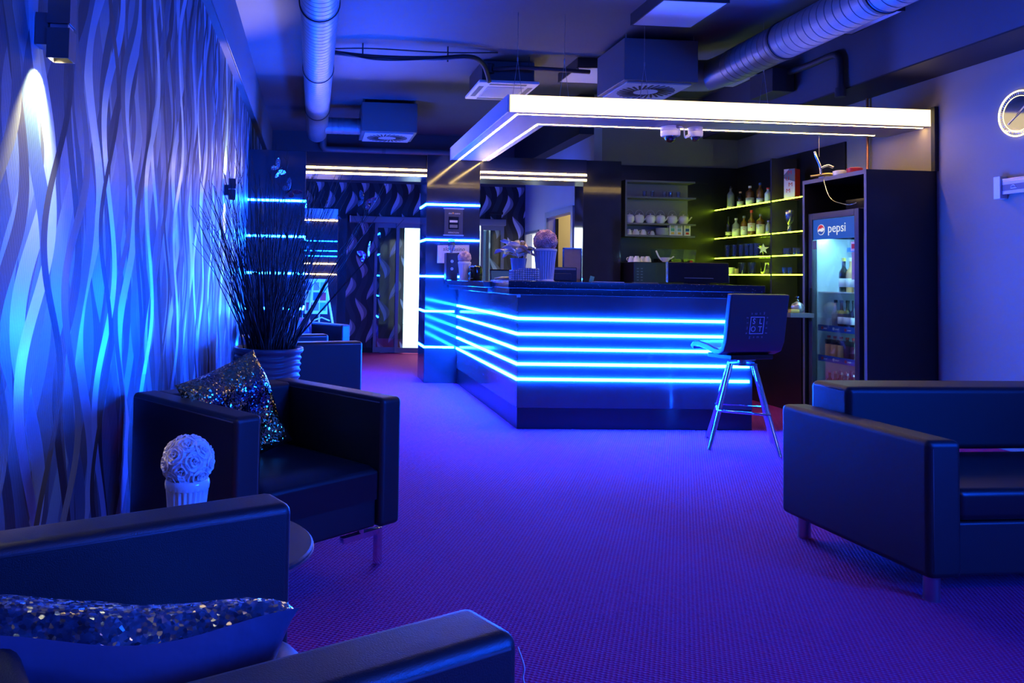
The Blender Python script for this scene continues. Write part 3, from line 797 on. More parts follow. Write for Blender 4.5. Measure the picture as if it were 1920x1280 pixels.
for k in range(100):
    pts, rs = twig(); tips.append(pts)
    mb = MB().tube(pts, rs, 5)
    for q in range(2):
        i = rnd.randint(4, 8); v = Vector(pts[i]); mb.tube([v, v+Vector((rnd.uniform(-.03, .03), rnd.uniform(-.03, .03), .05)), v+Vector((rnd.uniform(-.05, .05), rnd.uniform(-.05, .05), .11))], [.002, .0015, .0008], 4)
    mb.build('twig', m_twig, t, smooth='all', fix=False)
mb = MB()
for k in range(80):
    pts, rs = twig(.72); pts = [(p_[0], p_[1], p_[2]*.85) for p_ in pts]; mb.tube(pts, rs, 4)
o = mb.build('fine_twigs', m_twig, t, smooth='all', fix=False); o['kind'] = 'stuff'
# glitter butterflies clipped to the twigs
def wing(pts): 
    return pts
def butterfly(lab, px, py, y, rot, s):
    p = PX(px, py, y=y)
    t = thing('butterfly_ornament', lab, 'ornament', p, 0, 'glitter butterflies among the twigs'); t.rotation_euler = rot
    up = [(.004, 0), (.02, .03), (.045, .055), (.07, .06), (.072, .04), (.055, .012), (.03, 0)]
    lo_ = [(.004, 0), (.03, -.002), (.05, -.015), (.05, -.04), (.032, -.052), (.015, -.03)]
    for sg in (-1, 1):
        w_ = MB().prism([(sg*a_*s, b_*s) for a_, b_ in up], -.001, .001, 'y').prism([(sg*a_*s, b_*s) for a_, b_ in lo_], -.001, .001, 'y').build('wing', m_glit, t)
        w_.rotation_euler = (0, 0, sg*.35)
    MB().tube([(0, 0, -.035*s), (0, 0, 0), (0, 0, .035*s)], [.003*s, .006*s, .002*s], 8).build('body', m_twig, t, smooth='all')
butterfly('glitter butterfly ornament highest among the twigs', 523, 318, 4.55, (.2, .9, .9), .8)
butterfly('glitter butterfly ornament just below the highest one', 543, 357, 4.5, (.9, .8, .2), .85)
butterfly('glitter butterfly ornament before the flame wallpaper, upper right', 683, 378, 4.75, (.2, .45, -.3), .85)
butterfly('glitter butterfly ornament on the right, beside the glass door', 688, 476, 4.85, (.5, -.6, .6), .9)

# ------------------------------------------------------------------ bar stool
SC = Vector((3.12, 5.56, 0))
t = thing('bar_stool', 'chrome bar stool with dark upholstered shell and printed square logo', 'bar stool', SC)
fa = math.radians(-24)
feet = [Vector((PX(px, py, z=0).x, PX(px, py, z=0).y, 0))-SC for px, py in ((1330, 843), (1325, 820), (1448, 830), (1463, 857))]
cen = Vector((.0, .0, 0))
tops = [f*.34+Vector((0, 0, .60)) for f in feet]
for f, tp in zip(feet, tops):
    MB().tube([f, f+(tp-f)*.5, tp], [.014, .0145, .015], 14).build('leg', m_chrome, t, smooth=True)
ring = [f+(tp-f)*(.27/.60) for f, tp in zip(feet, tops)]
ring = [r_*1.06 for r_ in ring]
for r_ in ring: r_.z = .27
MB().tube(ring+[ring[0]], .009, 10).build('foot_ring', m_chrome, t, smooth='all')
MB().lathe([(.02, .585), (.10, .59), (.10, .60), (.03, .606), (.03, .625), (.09, .627), (.09, .637)], seg=28).build('swivel_plate', m_steel, t, smooth=True)
sw = 15                                            # the shell faces away, towards the bar and to the left
Rz = Matrix.Rotation(math.radians(180+sw), 3, 'Z')    # local -Y is the facing direction
prof = [(-.225, .695), (-.205, .722), (-.15, .730), (-.05, .715), (.03, .695), (.08, .690), (.12, .708), (.145, .77), (.16, .88), (.175, 1.0), (.19, 1.106)]
def shell(off, half=.225):
    out = MB(); n = len(prof)
    vs = []
    for i, (y, z) in enumerate(prof):
        a = Vector(prof[max(i-1, 0)]); b = Vector(prof[min(i+1, n-1)]); d_ = (b-a).normalized(); nn = Vector((-d_.y, d_.x))
        vs.append((y+nn.x*off, z+nn.y*off))
    return vs
inn = shell(.024); outt = shell(-.020)
sh = MB(); poly = inn+outt[::-1]
n = len(inn)
hw = .262
for sx in (-1,):
    vs = []
    for sg in (-1, 1):
        for (y, z) in poly: vs.append((sg*hw*(1 if y > .1 else .86+.14*max(0, (y+.2)/.3)), y, z))
    N = len(poly); fs = [(i, (i+1) % N, (i+1) % N+N, i+N) for i in range(N)]
    for base in (0, N):
        for i in range(n-1): fs.append((base+i, base+i+1, base+N-2-i, base+N-1-i))
    sh.add(vs, fs)
shell_t = sh.build('seat_shell', mat('dark_blue_leatherette', (.05, .055, .075), .30, spec=.6), t, bevel=.010, seg=3)
shell_t.rotation_euler = (0, 0, math.radians(180+sw)); shell_t.location = (-.015, .02, 0)
BX(-.19, .19, -.10, .13, .638, .672).build('under_frame', m_satin, shell_t, bevel=.006)
# printed logo on the outside of the backrest (outer face: local +Y side)
z0, z1 = .90, 1.04
ang = math.atan2(.015, .10)
lg = bpy.data.objects.new('logo', None); COL.objects.link(lg); lg.parent = shell_t
lg.location = (-.02, .1925, .935); lg.rotation_euler = (-math.atan2(.03, .21), 0, PI)
def logo_box(a0, a1, c0, c1): return BX(a0, a1, -.0015, .0005, c0, c1)
q = .062
fr = MB(); 
for (a0, a1, c0, c1) in ((-q, q, q-.005, q), (-q, q, -q, -q+.005), (-q, -q+.005, -q, q), (q-.005, q, -q, q)): fr.box(a0, a1, -.0015, .0005, c0, c1)
bpy.data.objects.remove(lg)
def on_back(o, x, z, extra=0):
    o.parent = shell_t
    R_ = Matrix.Rotation(PI, 3, 'Z') @ Matrix.Rotation(math.atan2(.03, .21), 3, 'X')
    o.matrix_local = Matrix.Identity(4)
    up = R_ @ Vector((0, 0, 1)); c = Vector((.015, .1835, .885)) + R_ @ Vector((x, 0, z))
    o.location = c; o.rotation_euler = (R_ @ Matrix.Rotation(extra, 3, 'Y')).to_euler()
o = fr.build('logo_frame', m_slot, shell_t); on_back(o, 0, 0)
def back_text(nm, s_, size, m, x, z, rot=0):
    o = text(nm, s_, size, m, shell_t, (0, 0, 0))
    R_ = Matrix.Rotation(PI, 3, 'Z') @ Matrix.Rotation(math.atan2(.03, .21), 3, 'X')
    o.location = Vector((.015, .1835, .885)) + R_ @ Vector((x, -.001, z))
    o.rotation_euler = (R_ @ Euler((PI/2, 0, 0)).to_matrix() @ Matrix.Rotation(rot, 3, 'Z')).to_euler()
for ch, x, z in (('S', -.03, .028), ('L', .03, .028), ('O', -.03, -.028), ('T', .03, -.028)): back_text('logo_letter', ch, .056, m_slot, x, z)
for k, ch in enumerate('game'):
    u = -.055+k*.037
    back_text('logo_word', ch, .028, m_slotdim, u, -.082); back_text('logo_word', ch, .028, m_slotdim, -u, .082, PI)
    back_text('logo_word', ch, .028, m_slotdim, .085, u, PI/2); back_text('logo_word', ch, .028, m_slotdim, -.085, -u, -PI/2)

# ------------------------------------------------------------------ tall cabinet with fridge
KX, KY0, KY1, KZ = 4.47, 6.10, 6.94, 2.13
t = thing('tall_cabinet', 'tall open black cabinet housing the drinks fridge', 'cabinet', (KX, KY0, 0))
kd = XR-KX-.005; kw = KY1-KY0
BX(.002, kd, 0, .028, 0, KZ).build('near_side_panel', m_satin, t)
BX(.002, kd, kw-.028, kw, 0, KZ).build('far_side_panel', m_satin, t)
BX(.002, kd, .028, kw-.028, KZ-.035, KZ).build('top_panel', m_satin, t)
BX(kd-.015, kd, .028, kw-.028, 0, KZ-.035).build('rear_panel', m_black, t)
ed = MB(); ed.box(0, .002, 0, .028, 0, KZ); ed.box(0, .002, kw-.028, kw, 0, KZ); ed.box(0, .002, .028, kw-.028, KZ-.035, KZ)
ed.build('front_edging', m_edge, t)
t = thing('drinks_fridge', 'lit glass-door drinks fridge with blue header inside the black cabinet', 'fridge', (4.50, 6.57, 0))
fw, fh = .335, 1.83
cab = MB(); cab.box(.05, .54, -fw, -fw+.03, .04, fh); cab.box(.05, .54, fw-.03, fw, .04, fh); cab.box(.05, .54, -fw+.03, fw-.03, fh-.04, fh); cab.box(.05, .54, -fw+.03, fw-.03, .04, .20); cab.box(.51, .54, -fw+.03, fw-.03, .2, fh-.04)
cab.build('carcass', m_satin, t)
rbk = MB()
for k in range(20):
    z = .22+k*.068
    rbk.prism([(.498, z), (.462, z+.012), (.462, z+.040), (.498, z+.052)], -fw+.032, fw-.032, 'y')
rbk.box(.498, .508, -fw+.031, fw-.031, .2, 1.6); rbk.build('ribbed_liner', m_fridgein, t)
lin = MB(); lin.box(.06, .49, fw-.036, fw-.031, .2, 1.6); lin.box(.06, .49, -fw+.031, -fw+.036, .2, 1.6); lin.build('side_liner', m_fridgein, t)
dr = MB(); fz0, fz1 = .06, fh-.005
dr.box(0, .045, -fw, -fw+.055, fz0, fz1); dr.box(0, .045, fw-.055, fw, fz0, fz1); dr.box(0, .045, -fw+.055, fw-.055, fz1-.06, fz1); dr.box(0, .045, -fw+.055, fw-.055, fz0, fz0+.10)
door = dr.build('door', mat('dark_fridge_frame', (.05, .055, .07), .35), t, bevel=.005)
BX(.018, .024, -fw+.05, fw-.05, fz0+.10, fz1-.06).build('pane', glassy('fridge_glass', (.97, .99, 1), .02), door)
BX(.012, .017, -fw+.056, fw-.056, 1.585, fz1-.062).build('header_sign', emit('lit_blue_header', (.006, .10, .55), .75), door)
LZ = 1.672
lgm = MB(); lgm.lathe([(.001, 0), (.048, 0), (.048, .002), (.001, .002)], seg=32, mtx=Matrix.Translation((.011, .165, LZ)) @ Matrix.Rotation(-PI/2, 4, 'Y'))
lgm.build('logo_disc', emit('logo_white', (.9, .95, 1), .8), door)
def arcpoly(top):
    pts = []
    for k in range(13):
        a = (math.radians(12)+k*math.radians(176)/12) if top else (math.radians(192+12)+k*math.radians(150)/12)
        pts.append((.043*math.cos(a), .043*math.sin(a)))
    if top: pts += [(-.02, .012), (.0, .008), (.02, .020)]
    else: pts += [(.02, -.020), (0, -.016), (-.02, -.012)]
    return pts
for top, m_ in ((True, emit('logo_red', (.75, .02, .03), .7)), (False, emit('logo_blue', (.01, .08, .5), .7))):
    MB().prism([(.165-a_, LZ+b_) for a_, b_ in arcpoly(top)], .0075, .0088, 'x').build('logo_swirl', m_, door)
text('header_lettering', 'pepsi', .115, emit('logo_letters', (.85, .93, 1), .8), door, (.010, -.045, LZ+.005), '-x')
BX(.006, .012, -fw+.065, -fw+.13, 1.775, 1.79).build('thermometer', m_screen, door)
BX(-.001, .001, .21, .27, 1.50, 1.575).build('grey_sticker', m_edge, door)
BX(.014, .0175, -fw+.058, -fw+.115, 1.47, 1.55).build('notice_sticker', m_paper, door)
BX(.0125, .014, -fw+.066, -fw+.105, 1.49, 1.53).build('notice_print', m_red, door)
BX(.014, .0175, -fw+.058, -fw+.105, 1.23, 1.46).build('list_sticker', mat('grey_print', (.45, .43, .42), .6), door)
BX(-.012, 0, fw-.05, fw-.03, .85, 1.15).build('handle', m_satin, door)
BX(.050, .060, -fw+.034, -fw+.050, .25, 1.57).build('light_tube', m_coolled, t)
BX(.06, .16, -fw+.05, fw-.05, 1.60, 1.615).build('light_tube', m_coolled, t)
FS = (1.12, .815, .545, .235)
for k, z in enumerate(FS):
    sf = BX(.07, .485, -fw+.04, fw-.04, z-.008, z).build('shelf', m_white if k == 0 else m_steel, t)
    if k in (1, 2):
        BX(.062, .068, -fw+.045, fw-.045, z-.045, z+.01).build('price_strip', m_blueplastic, sf)
        for q in range(4):
            MB().lathe([(.001, 0), (.014, 0), (.014, .001), (.001, .001)], seg=14, mtx=Matrix.Translation((.0605, .23-q*.155, z-.018)) @ Matrix.Rotation(-PI/2, 4, 'Y')).build('strip_badge', m_red if q % 2 == 0 else m_whiteink, sf)
            text('strip_word', 'pepsi', .022, m_whiteink, sf, (.0608, .185-q*.155, z-.018), '-x')
    if k == 0: BX(.30, .31, -fw+.045, fw-.1, z+.36, z+.40).build('price_strip', m_blueplastic, sf)

# ------------------------------------------------------------------ bottles
def bottle_parts(t, h, r, neck, liquid, capm, labm, lz=(.18, .48), shoulder=.62, words=None, wm=None):
    pr = [(.001, 0), (r*.93, 0), (r, h*.02), (r, h*shoulder), (r*.93, h*(shoulder+.05)), (neck*1.15, h*(shoulder+.16)), (neck, h*(shoulder+.20)), (neck, h*.90), (neck*1.2, h*.905), (neck*1.2, h*.93), (.001, h*.93)]
    MB().lathe(pr, seg=20).build('glass', liquid, t, smooth=True)
    MB().lathe([(neck*1.25, h*.90), (neck*1.25, h), (.001, h)], seg=14).build('cap', capm, t, smooth=True)
    if labm:
        MB().lathe([(r*1.015, h*lz[0]), (r*1.015, h*lz[1])], seg=20).build('label', labm, t, smooth='all')
    if words:
        for k, w_ in enumerate(words):
            text('label_text', w_, r*.42, wm or m_ink, t, (0, -r*1.03, h*(lz[1]-.06-.10*k)), sx=min(1, 4.2/len(w_)))
CAMR = math.radians(-30)
G1 = 'spirit bottles on the lime-lit shelves'
def bottle(lab, px, y0px, y1px, X, liquid, capm, labm, r=.037, neck=.013, nm='spirit_bottle', z=None, grp=G1, **k):
    p = PX(px, y1px, x=X); dpx = p.y/F_PX
    zz = z if z is not None else p.z
    t = thing(nm, lab, 'bottle', (X, p.y, zz), CAMR, grp)
    bottle_parts(t, (y1px-y0px)*dpx*1.0, r, neck, liquid, capm, labm, **k)
    return t
SZ = (2.05, 1.71, 1.475, 1.28)
SY0, SYM, SY1 = 7.0, 7.96, YB-.02
SXF = 4.78
t = thing('bottle_rack', 'black shelf wall with four lime-lit glass shelves', 'shelf unit', (SXF, SYM, 0))
BX(.0, XR-.021-SXF, -.012, .012, .95, 2.50).build('divider', m_board2, t)
for z in SZ:
    for (a_, b_) in ((SYM+.012, SY1), (6.96, SYM-.012)):
        BX(.006, XR-.022-SXF, a_-SYM, b_-SYM, z-.008, z).build('shelf', m_glass, t)
        BX(.0, .006, a_-SYM+.005, b_-SYM-.005, z-.009, z+.001).build('light_strip', m_lime, t)
BX(4.45, XR-.021, 6.95, YB-.021, .89, .94).build('service_counter', m_satin, None)
tag(bpy.data.objects['service_counter'], 'dark service counter below the lime-lit shelves', 'counter')
bpy.data.objects['service_counter'].parent = None
BX(4.47, XR-.021, 6.96, YB-.021, 0, .889).build('base_cabinet', m_satin)
tag(bpy.data.objects['base_cabinet'], 'black base cabinet under the service counter', 'cabinet')
XB = 4.90
z = SZ[0]
bottle('dark tall bottle at the far left of the top lime-lit shelf', 1370, 341, 386, XB, m_clearsp, m_darkb, m_label, z=z, lz=(.03, .16), r=.040)
bottle('short dark bottle with grey label second on the top lime-lit shelf', 1388, 353, 385, XB, m_darkb, m_gold, m_labelw, z=z, r=.034, lz=(.1, .4))
bottle('gold bottle with white label and white cap on the top lime-lit shelf', 1406, 341, 381, XB, m_amber, m_labelw, m_labelw, z=z, r=.043, lz=(.05, .42), shoulder=.66, words=("Ballantine's",))
bottle('amber bottle with oval crest and blue neck on the top lime-lit shelf', 1425, 335, 378, XB, m_amber, m_blueplastic, m_label, z=z, r=.036, lz=(.08, .30))
bottle('pale round bottle next to the divider on the top lime-lit shelf', 1440, 346, 377, XB, m_fridgein, m_red, None, z=z, r=.034)
z = SZ[1]
bottle('patterned dark bottle at the far left of the second lime-lit shelf', 1366, 402, 444, XB, m_darkb, m_darkb, m_label, z=z, r=.034, lz=(.15, .3))
bottle('bottle with white neck and wide white label on the second lime-lit shelf', 1380, 404, 442, XB, m_clearsp, m_labelw, m_labelw, z=z, r=.042, lz=(.08, .46), words=("Ballantine's",))
bottle('square white-labelled bottle with red seal on the second lime-lit shelf', 1395, 400, 441, XB, m_amber, m_clearsp, m_labelw, z=z, r=.035, lz=(.08, .5), words=('Jim Beam', '●'), wm=m_red)
bottle('tallest bottle with long red neck on the second lime-lit shelf', 1409, 390, 441, XB, m_amber, m_red, m_label, z=z, r=.038, lz=(.2, .5), shoulder=.55, words=('JAMESON', '●'), wm=m_red)
bottle('square-shouldered bottle with cream label on the second lime-lit shelf', 1426, 398, 440, XB, m_amber, m_clearsp, m_label, z=z, r=.043, lz=(.06, .52), shoulder=.64, words=("Jack Daniel's",))
bottle('slim bluish bottle next to the divider on the second lime-lit shelf', 1441, 412, 440, XB, m_clearsp, m_steel, None, z=z, r=.030)
# glasses
def tumbler(nm, lab, loc, r0, r1, h, grp, cat='glass'):
    o = MB().lathe([(.001, 0), (r0, 0), (r0, .004), (r1, h), (r1*.93, h), (r0*.9, .012), (.001, .012)], seg=20).build(nm, m_glass, smooth=True, loc=loc)
    return tag(o, lab, cat, grp)
ords = ('first', 'second', 'third', 'fourth', 'fifth', 'sixth', 'seventh')
for k, px in enumerate((1364, 1377, 1389, 1400, 1409, 1418)):
    p = PX(px, 475, x=XB)
    tumbler('highball_glass', 'clear highball glass, %s from the left on the third lime-lit shelf' % ords[k], (XB, p.y, SZ[2]), .030, .036, .155, 'highball glasses on the third lime-lit shelf')
for k, px in enumerate((1391, 1409)):
    p = PX(px, 505, x=XB)
    tumbler('beer_glass', 'tall clear glass on the lowest lime-lit shelf, %s from the white cups' % ords[k], (XB, p.y, SZ[3]), .034, .040, .14, 'tall glasses on the lowest lime-lit shelf')
p = PX(1434, 505, x=XB)
t = thing('glass_stack', 'stack of small clear tumblers beside the divider', 'glasses', (XB, p.y, SZ[3]))
for k in range(5): MB().lathe([(.038, .0), (.044, .028), (.040, .028), (.036, .004), (.001, .004)], (0, 0, k*.026), 20).build('tumbler', m_glass, t, smooth=True)
p = PX(1431, 470, x=XB)
t = thing('star_glass', 'glass with white star ornament next to the divider', 'glass', (XB, p.y, SZ[2]), CAMR)
MB().lathe([(.001, 0), (.04, 0), (.04, .003), (.006, .008), (.006, .05), (.05, .12), (.048, .12), (.004, .054)], seg=20).build('goblet', m_glass, t, smooth=True)
pts = []
for k in range(10):
    a = PI/2+k*PI/5; r_ = .060 if k % 2 == 0 else .024; pts.append((r_*math.cos(a), .085+r_*math.sin(a)))
MB().prism(pts, -.056, -.050, 'y').build('star', m_paper, t)
for k, (px, r0, h, m_) in enumerate(((1354.5, .042, .095, m_whitegl), (1371, .044, .085, m_whitegl))):
    p = PX(px, 512, x=XB)
    tag(MB().lathe([(.001, 0), (r0*.75, 0), (r0*.8, .01), (r0, h), (r0*.92, h), (r0*.72, .012), (.001, .012)], seg=20).build('white_cup', m_, smooth=True, loc=(XB, p.y, SZ[3])), ('tall white cup at the left end of the lowest lime-lit shelf', 'short white cup beside the tall one on the lowest lime-lit shelf')[k], 'cup')
p = PX(1382, 512, x=XB)
tag(MB().lathe([(.001, 0), (.028, 0), (.028, .07), (.001, .07)], seg=16).build('spice_tin', m_cork, smooth=True, loc=(XB, p.y, SZ[3])), 'small brown patterned tin right of the white cups', 'tin')
# right bay
p = PX(1483, 372, x=XB)
t = thing('champagne_box', 'tall white and red champagne box with M letters on the top shelf', 'box', (XB, p.y-.02, SZ[0]), math.radians(-58))
BX(-.055, .055, -.055, .055, 0, .315).build('carton', m_red, t, bevel=.002, seg=1)
BX(-.055, .055, -.057, -.055, 0, .315).build('front_face', mat('carton_white', (.80, .68, .66), .5), t)
MB().prism([(-.055, .315-.06), (.0, .315), (.055, .315), (.055, .18), (-.055, .22)], -.0578, -.057, 'y').build('grey_print', m_edge, t)
for k, (ch, x) in enumerate((('M', .005), ('U', -.02), ('M', .012), ('M', -.012))): text('box_letter', ch, .058, m_red, t, (x, -.0585, .275-k*.062), depth=.0005)
p = PX(1480, 434, x=XB)
t = thing('upturned_goblet', 'upturned blue-tinged stemmed glass on the second lime-lit shelf', 'glass', (XB, p.y, SZ[1]))
MB().lathe([(.020, 0), (.022, .05), (.014, .085), (.022, .10), (.042, .13), (.046, .20), (.040, .235), (.036, .235), (.040, .20), (.036, .135), (.001, .11)], seg=20).build('goblet', glassy('crystal_glass', (.85, .9, 1), .28), t, smooth=True)
for k, px in enumerate((1474.5, 1492.5)):
    p = PX(px, 472, x=XB); tumbler('whisky_tumbler', 'round whisky tumbler, %s of two on the third shelf right bay' % ('left', 'right')[k], (XB, p.y, SZ[2]), .036, .040, .078, 'two whisky tumblers')
for k, px in enumerate((1461, 1470.5, 1481)):
    p = PX(px, 511, x=XB); tumbler('shot_glass', 'small shot glass, %s of three on the lowest shelf right bay' % ('left', 'middle', 'right')[k], (XB, p.y, SZ[3]), .020, .023, .075, 'three shot glasses')

# fridge bottles
def fy(u): return 6.57+u
GF = 'bottles in the drinks fridge'
def fbottle(lab, dx, dy, z, h, r, liq, cap, lab_m, **k):
    t = thing('drink_bottle', lab, 'bottle', (4.50+dx, fy(dy), z+.001), math.radians(-60), GF)
    bottle_parts(t, h, r, r*.38, liq, cap, lab_m, **k); return t
seqn = ('far-left', 'second', 'third', 'fourth', 'nearest')
for k in range(5):
    fbottle('%s red-capped juice bottle on the third fridge shelf' % seqn[k], .11, .21-k*.082, FS[2], .185, .030, m_juice if k < 3 else m_juice2, m_red, m_darkb, lz=(.60, .82), shoulder=.55)
for k in range(4):
    fbottle('%s dark soft drink bottle on the middle fridge shelf' % ('first', 'second', 'third', 'fourth')[k], .11, .115-k*.078, FS[1], .235, .031, (m_clearsp, m_juice2, m_darkb, m_darkb)[k], m_darkb, None if k == 0 else m_labelw, lz=(.12, .38), shoulder=.5)
for r_ in range(3):
    for k in range(6):
        fbottle('small dark bottle %s of the %s row on the bottom fridge shelf' % (('first', 'second', 'third', 'fourth', 'fifth', 'last')[k], ('front', 'middle', 'back')[r_]), .11+r_*.10, .20-k*.078, FS[3], .185, .028, m_darkb, m_steel, None, shoulder=.5)
for k in range(3):
    fbottle('%s large bottle on the top fridge shelf' % ('left', 'middle', 'right')[k], .14, .05-k*.095, FS[0], .30, .038, (m_darkb, m_juice, m_clearsp)[k], (m_yellow, m_whiteink, m_green)[k], m_labelw, lz=(.15, .4), shoulder=.55)
for k in range(5):
    o = BX(-.04, .04, -.035, .035, 0, .09).build('drink_carton', (m_cork, m_red, m_cork, m_label, m_cork)[k], bevel=.002, seg=1, loc=(4.62, fy(.19-k*.082), .935+.001-.0))
    o.location.z = FS[1]+.0; bpy.data.objects.remove(o)
# things on top of the cabinet
t = thing('tap_fitting', 'chrome tap arm lying on top of the cabinet', 'tap', (4.52, 6.72, KZ))
MB().tube(bez([(-.05, .10, .03), (.0, .05, .035), (.03, 0, .04), (.10, -.05, .03)]), .014, 10).build('base_bar', m_gold, t, smooth='all')
MB().tube(bez([(.0, .03, .04), (-.005, .035, .12), (-.03, .05, .20), (-.04, .06, .25)]), [.013]*3+[.011]*25 if False else .011, 10).build('spout', m_chrome, t, smooth='all')
MB().tube(bez([(.0, .03, .10), (.05, .01, .12), (.09, -.01, .10)]), .012, 10).build('lever', m_chrome, t, smooth='all')
MB().tube(bez([(.02, 0, .02), (-.06, -.10, -.03), (-.065, -.20, -.20), (-.06, -.40, -.27), (-.05, -.50, -.265)]), .004, 6).build('hose', m_chrome, t, smooth='all')
MB().tube([(-.01, .04, .20), (-.01, .04, .55)], .0025, 6).build('hanging_wire', m_steel, t)
for k, (dy, m_, lab) in enumerate(((6.80, m_white, 'white round tub left on top of the cabinet'), (6.60, m_whitegl, 'white bowl in the middle of the cabinet top'), (6.42, m_red, 'small red-lidded jar on top of the cabinet'))):
    tag(MB().lathe([(.001, 0), (.055, 0), (.062, .05), (.05, .055), (.001, .055)], seg=24).build(('round_tub', 'bowl', 'jar')[k], m_, smooth=True, loc=(4.60, dy, KZ+.001)), lab, ('tub', 'bowl', 'jar')[k])
MB().tube([(5.055, 6.88, KZ+.001), (5.055, 6.88, ZB-.013)], .012, 10).build('copper_pipe', m_copper, smooth=True)
tag(bpy.data.objects['copper_pipe'], 'thin copper pipe rising behind the cabinet top', 'pipe')
BX(4.66, 4.95, 6.3, 6.62, 1.833, 1.93).build('amplifier', m_screen, bevel=.004)
tag(bpy.data.objects['amplifier'], 'dark electronic box lying on top of the fridge', 'electronics')
# soap dispenser on small ledge beyond the stool
t = thing('ledge', 'small grey ledge between the stool and the fridge cabinet', 'ledge', (4.37, 6.87, .885))
BX(-.13, .09, -.11, .07, 0, .04).build('board', m_edge, t, bevel=.003)
t = thing('soap_dispenser', 'round metallic soap dispenser on the small grey ledge', 'dispenser', (4.37, 6.86, .926))
MB().lathe([(.001, 0), (.035, 0), (.052, .03), (.055, .05), (.045, .078), (.02, .095), (.012, .10)], seg=28).build('body', mat('pewter', (.5, .48, .44), .35, metal=.7), t, smooth=True)
mb = MB(); mb.lathe([(.012, .10), (.012, .115), (.005, .118), (.005, .135), (.012, .137), (.012, .148), (.001, .148)], seg=16); mb.tube([(0, 0, .143), (-.035, -.02, .14)], .004, 8); mb.build('pump', m_chrome, t, smooth=True)
tag(BX(-.05, .04, -.02, .02, 0, .03).build('sponge', m_yellow, bevel=.006, loc=(4.30, 6.80, .926), rot=(0, 0, .1)), 'yellow sponge lying beside the soap dispenser', 'sponge')

# ------------------------------------------------------------------ cup shelves on the back wall
HX0, HX1, HY, HZ0, HZ1 = 3.60, 4.44, 8.93, 1.70, 2.36
t = thing('cup_shelf_unit', 'open dark shelf unit of crockery on the back bar wall', 'shelf unit', (HX0, HY, HZ0))
hd = YB-.021-HY; hw_ = HX1-HX0; hz = HZ1-HZ0
fr = MB(); fr.box(0, .022, 0, hd, 0, hz); fr.box(.022, hw_, 0, hd, hz-.022, hz); fr.box(.022, hw_, 0, hd, 0, .022)
fr.build('frame', m_edge, t)
BX(.022, hw_, hd-.012, hd, .022, hz-.022).build('rear_panel', mat('grey_panel', (.22, .22, .23), .5), t)
for z in (1.86, 2.17): BX(.022, hw_+.01, .0, hd-.012, z-HZ0-.018, z-HZ0).build('shelf', m_edge, t)
for k, px in enumerate((1208.5, 1223, 1246, 1257, 1272)):
    p = PX(px, 366, y=9.0); tumbler('small_glass', 'little clear glass, %s from the left on the highest crockery shelf' % ords[k], (p.x, 9.0, 2.171), .020, .024, .07, 'little glasses on the highest crockery shelf')
def teapot(lab, x, flip=1):
    t = thing('teapot', lab, 'teapot', (x, 8.99, 1.861), 0, 'white teapots on the crockery shelf')
    MB().lathe([(.001, 0), (.040, 0), (.052, .02), (.058, .05), (.056, .075), (.050, .085), (.046, .088)], seg=24).build('body', m_whitegl, t, smooth=True)
    MB().lathe([(.047, .087), (.040, .096), (.012, .101), (.008, .106), (.011, .114), (.001, .118)], seg=20).build('lid', m_whitegl, t, smooth=True)
    MB().tube(bez([(.045, 0, .03), (.072, 0, .05), (.088, 0, .075), (.10, 0, .084)]), [.013]*2+[.008]*(len(bez([(.045, 0, .03), (.072, 0, .05), (.088, 0, .075), (.10, 0, .084)]))-2), 8).build('spout', m_whitegl, t, smooth='all')
    MB().tube([(.055*math.cos(a), 0, .08+.075*math.sin(a)) for a in [k*PI/12 for k in range(13)]], .003, 6).build('handle', m_steel, t, smooth='all')
for k, px in enumerate((1180, 1198.5, 1219.5, 1238, 1260.5, 1281.5)):
    p = PX(px, 412, y=8.99); teapot('white teapot, %s from the left on the crockery shelf' % ords[k], p.x)
def cup(nm, lab, loc, r, h, grp, upside=False):
    t = thing(nm, lab, 'cup', loc, random.uniform(-.5, .5), grp)
    pr = [(.001, 0), (r*.5, 0), (r*.55, .006), (r*.9, h*.5), (r, h), (r*.93, h), (r*.8, h*.5), (.001, .012)]
    if upside: pr = [(r_, h-z_) for r_, z_ in pr][::-1]
    MB().lathe(pr, seg=22).build('bowl', m_whitegl, t, smooth=True)
    MB().tube([(-r*.85-.022*math.sin(a), 0, h*.5+h*.28*math.cos(a)) for a in [k*PI/8 for k in range(9)]], .0045, 6).build('handle', m_whitegl, t, smooth='all')
for k, (px, r, h) in enumerate(((1179, .036, .066), (1192, .042, .066), (1206, .040, .066), (1223, .030, .05))):
    p = PX(px, 440, y=9.0)
    cup('coffee_cup', 'upturned white cup, %s from the left on the low crockery shelf' % ords[k], (p.x, 9.0, HZ0+.023), r, h, 'white cups on the low crockery shelf', True)
p = PX(1240.5, 440, y=9.0)
t = thing('plate_stack', 'stack of white saucers on the low crockery shelf', 'saucers', (p.x, 8.99, HZ0+.023))
for k in range(7): MB().lathe([(.001, 0), (.05, 0), (.075, .010), (.075, .013), (.05, .004), (.001, .004)], (0, 0, k*.012), 28).build('saucer', m_whitegl, t, smooth=True)
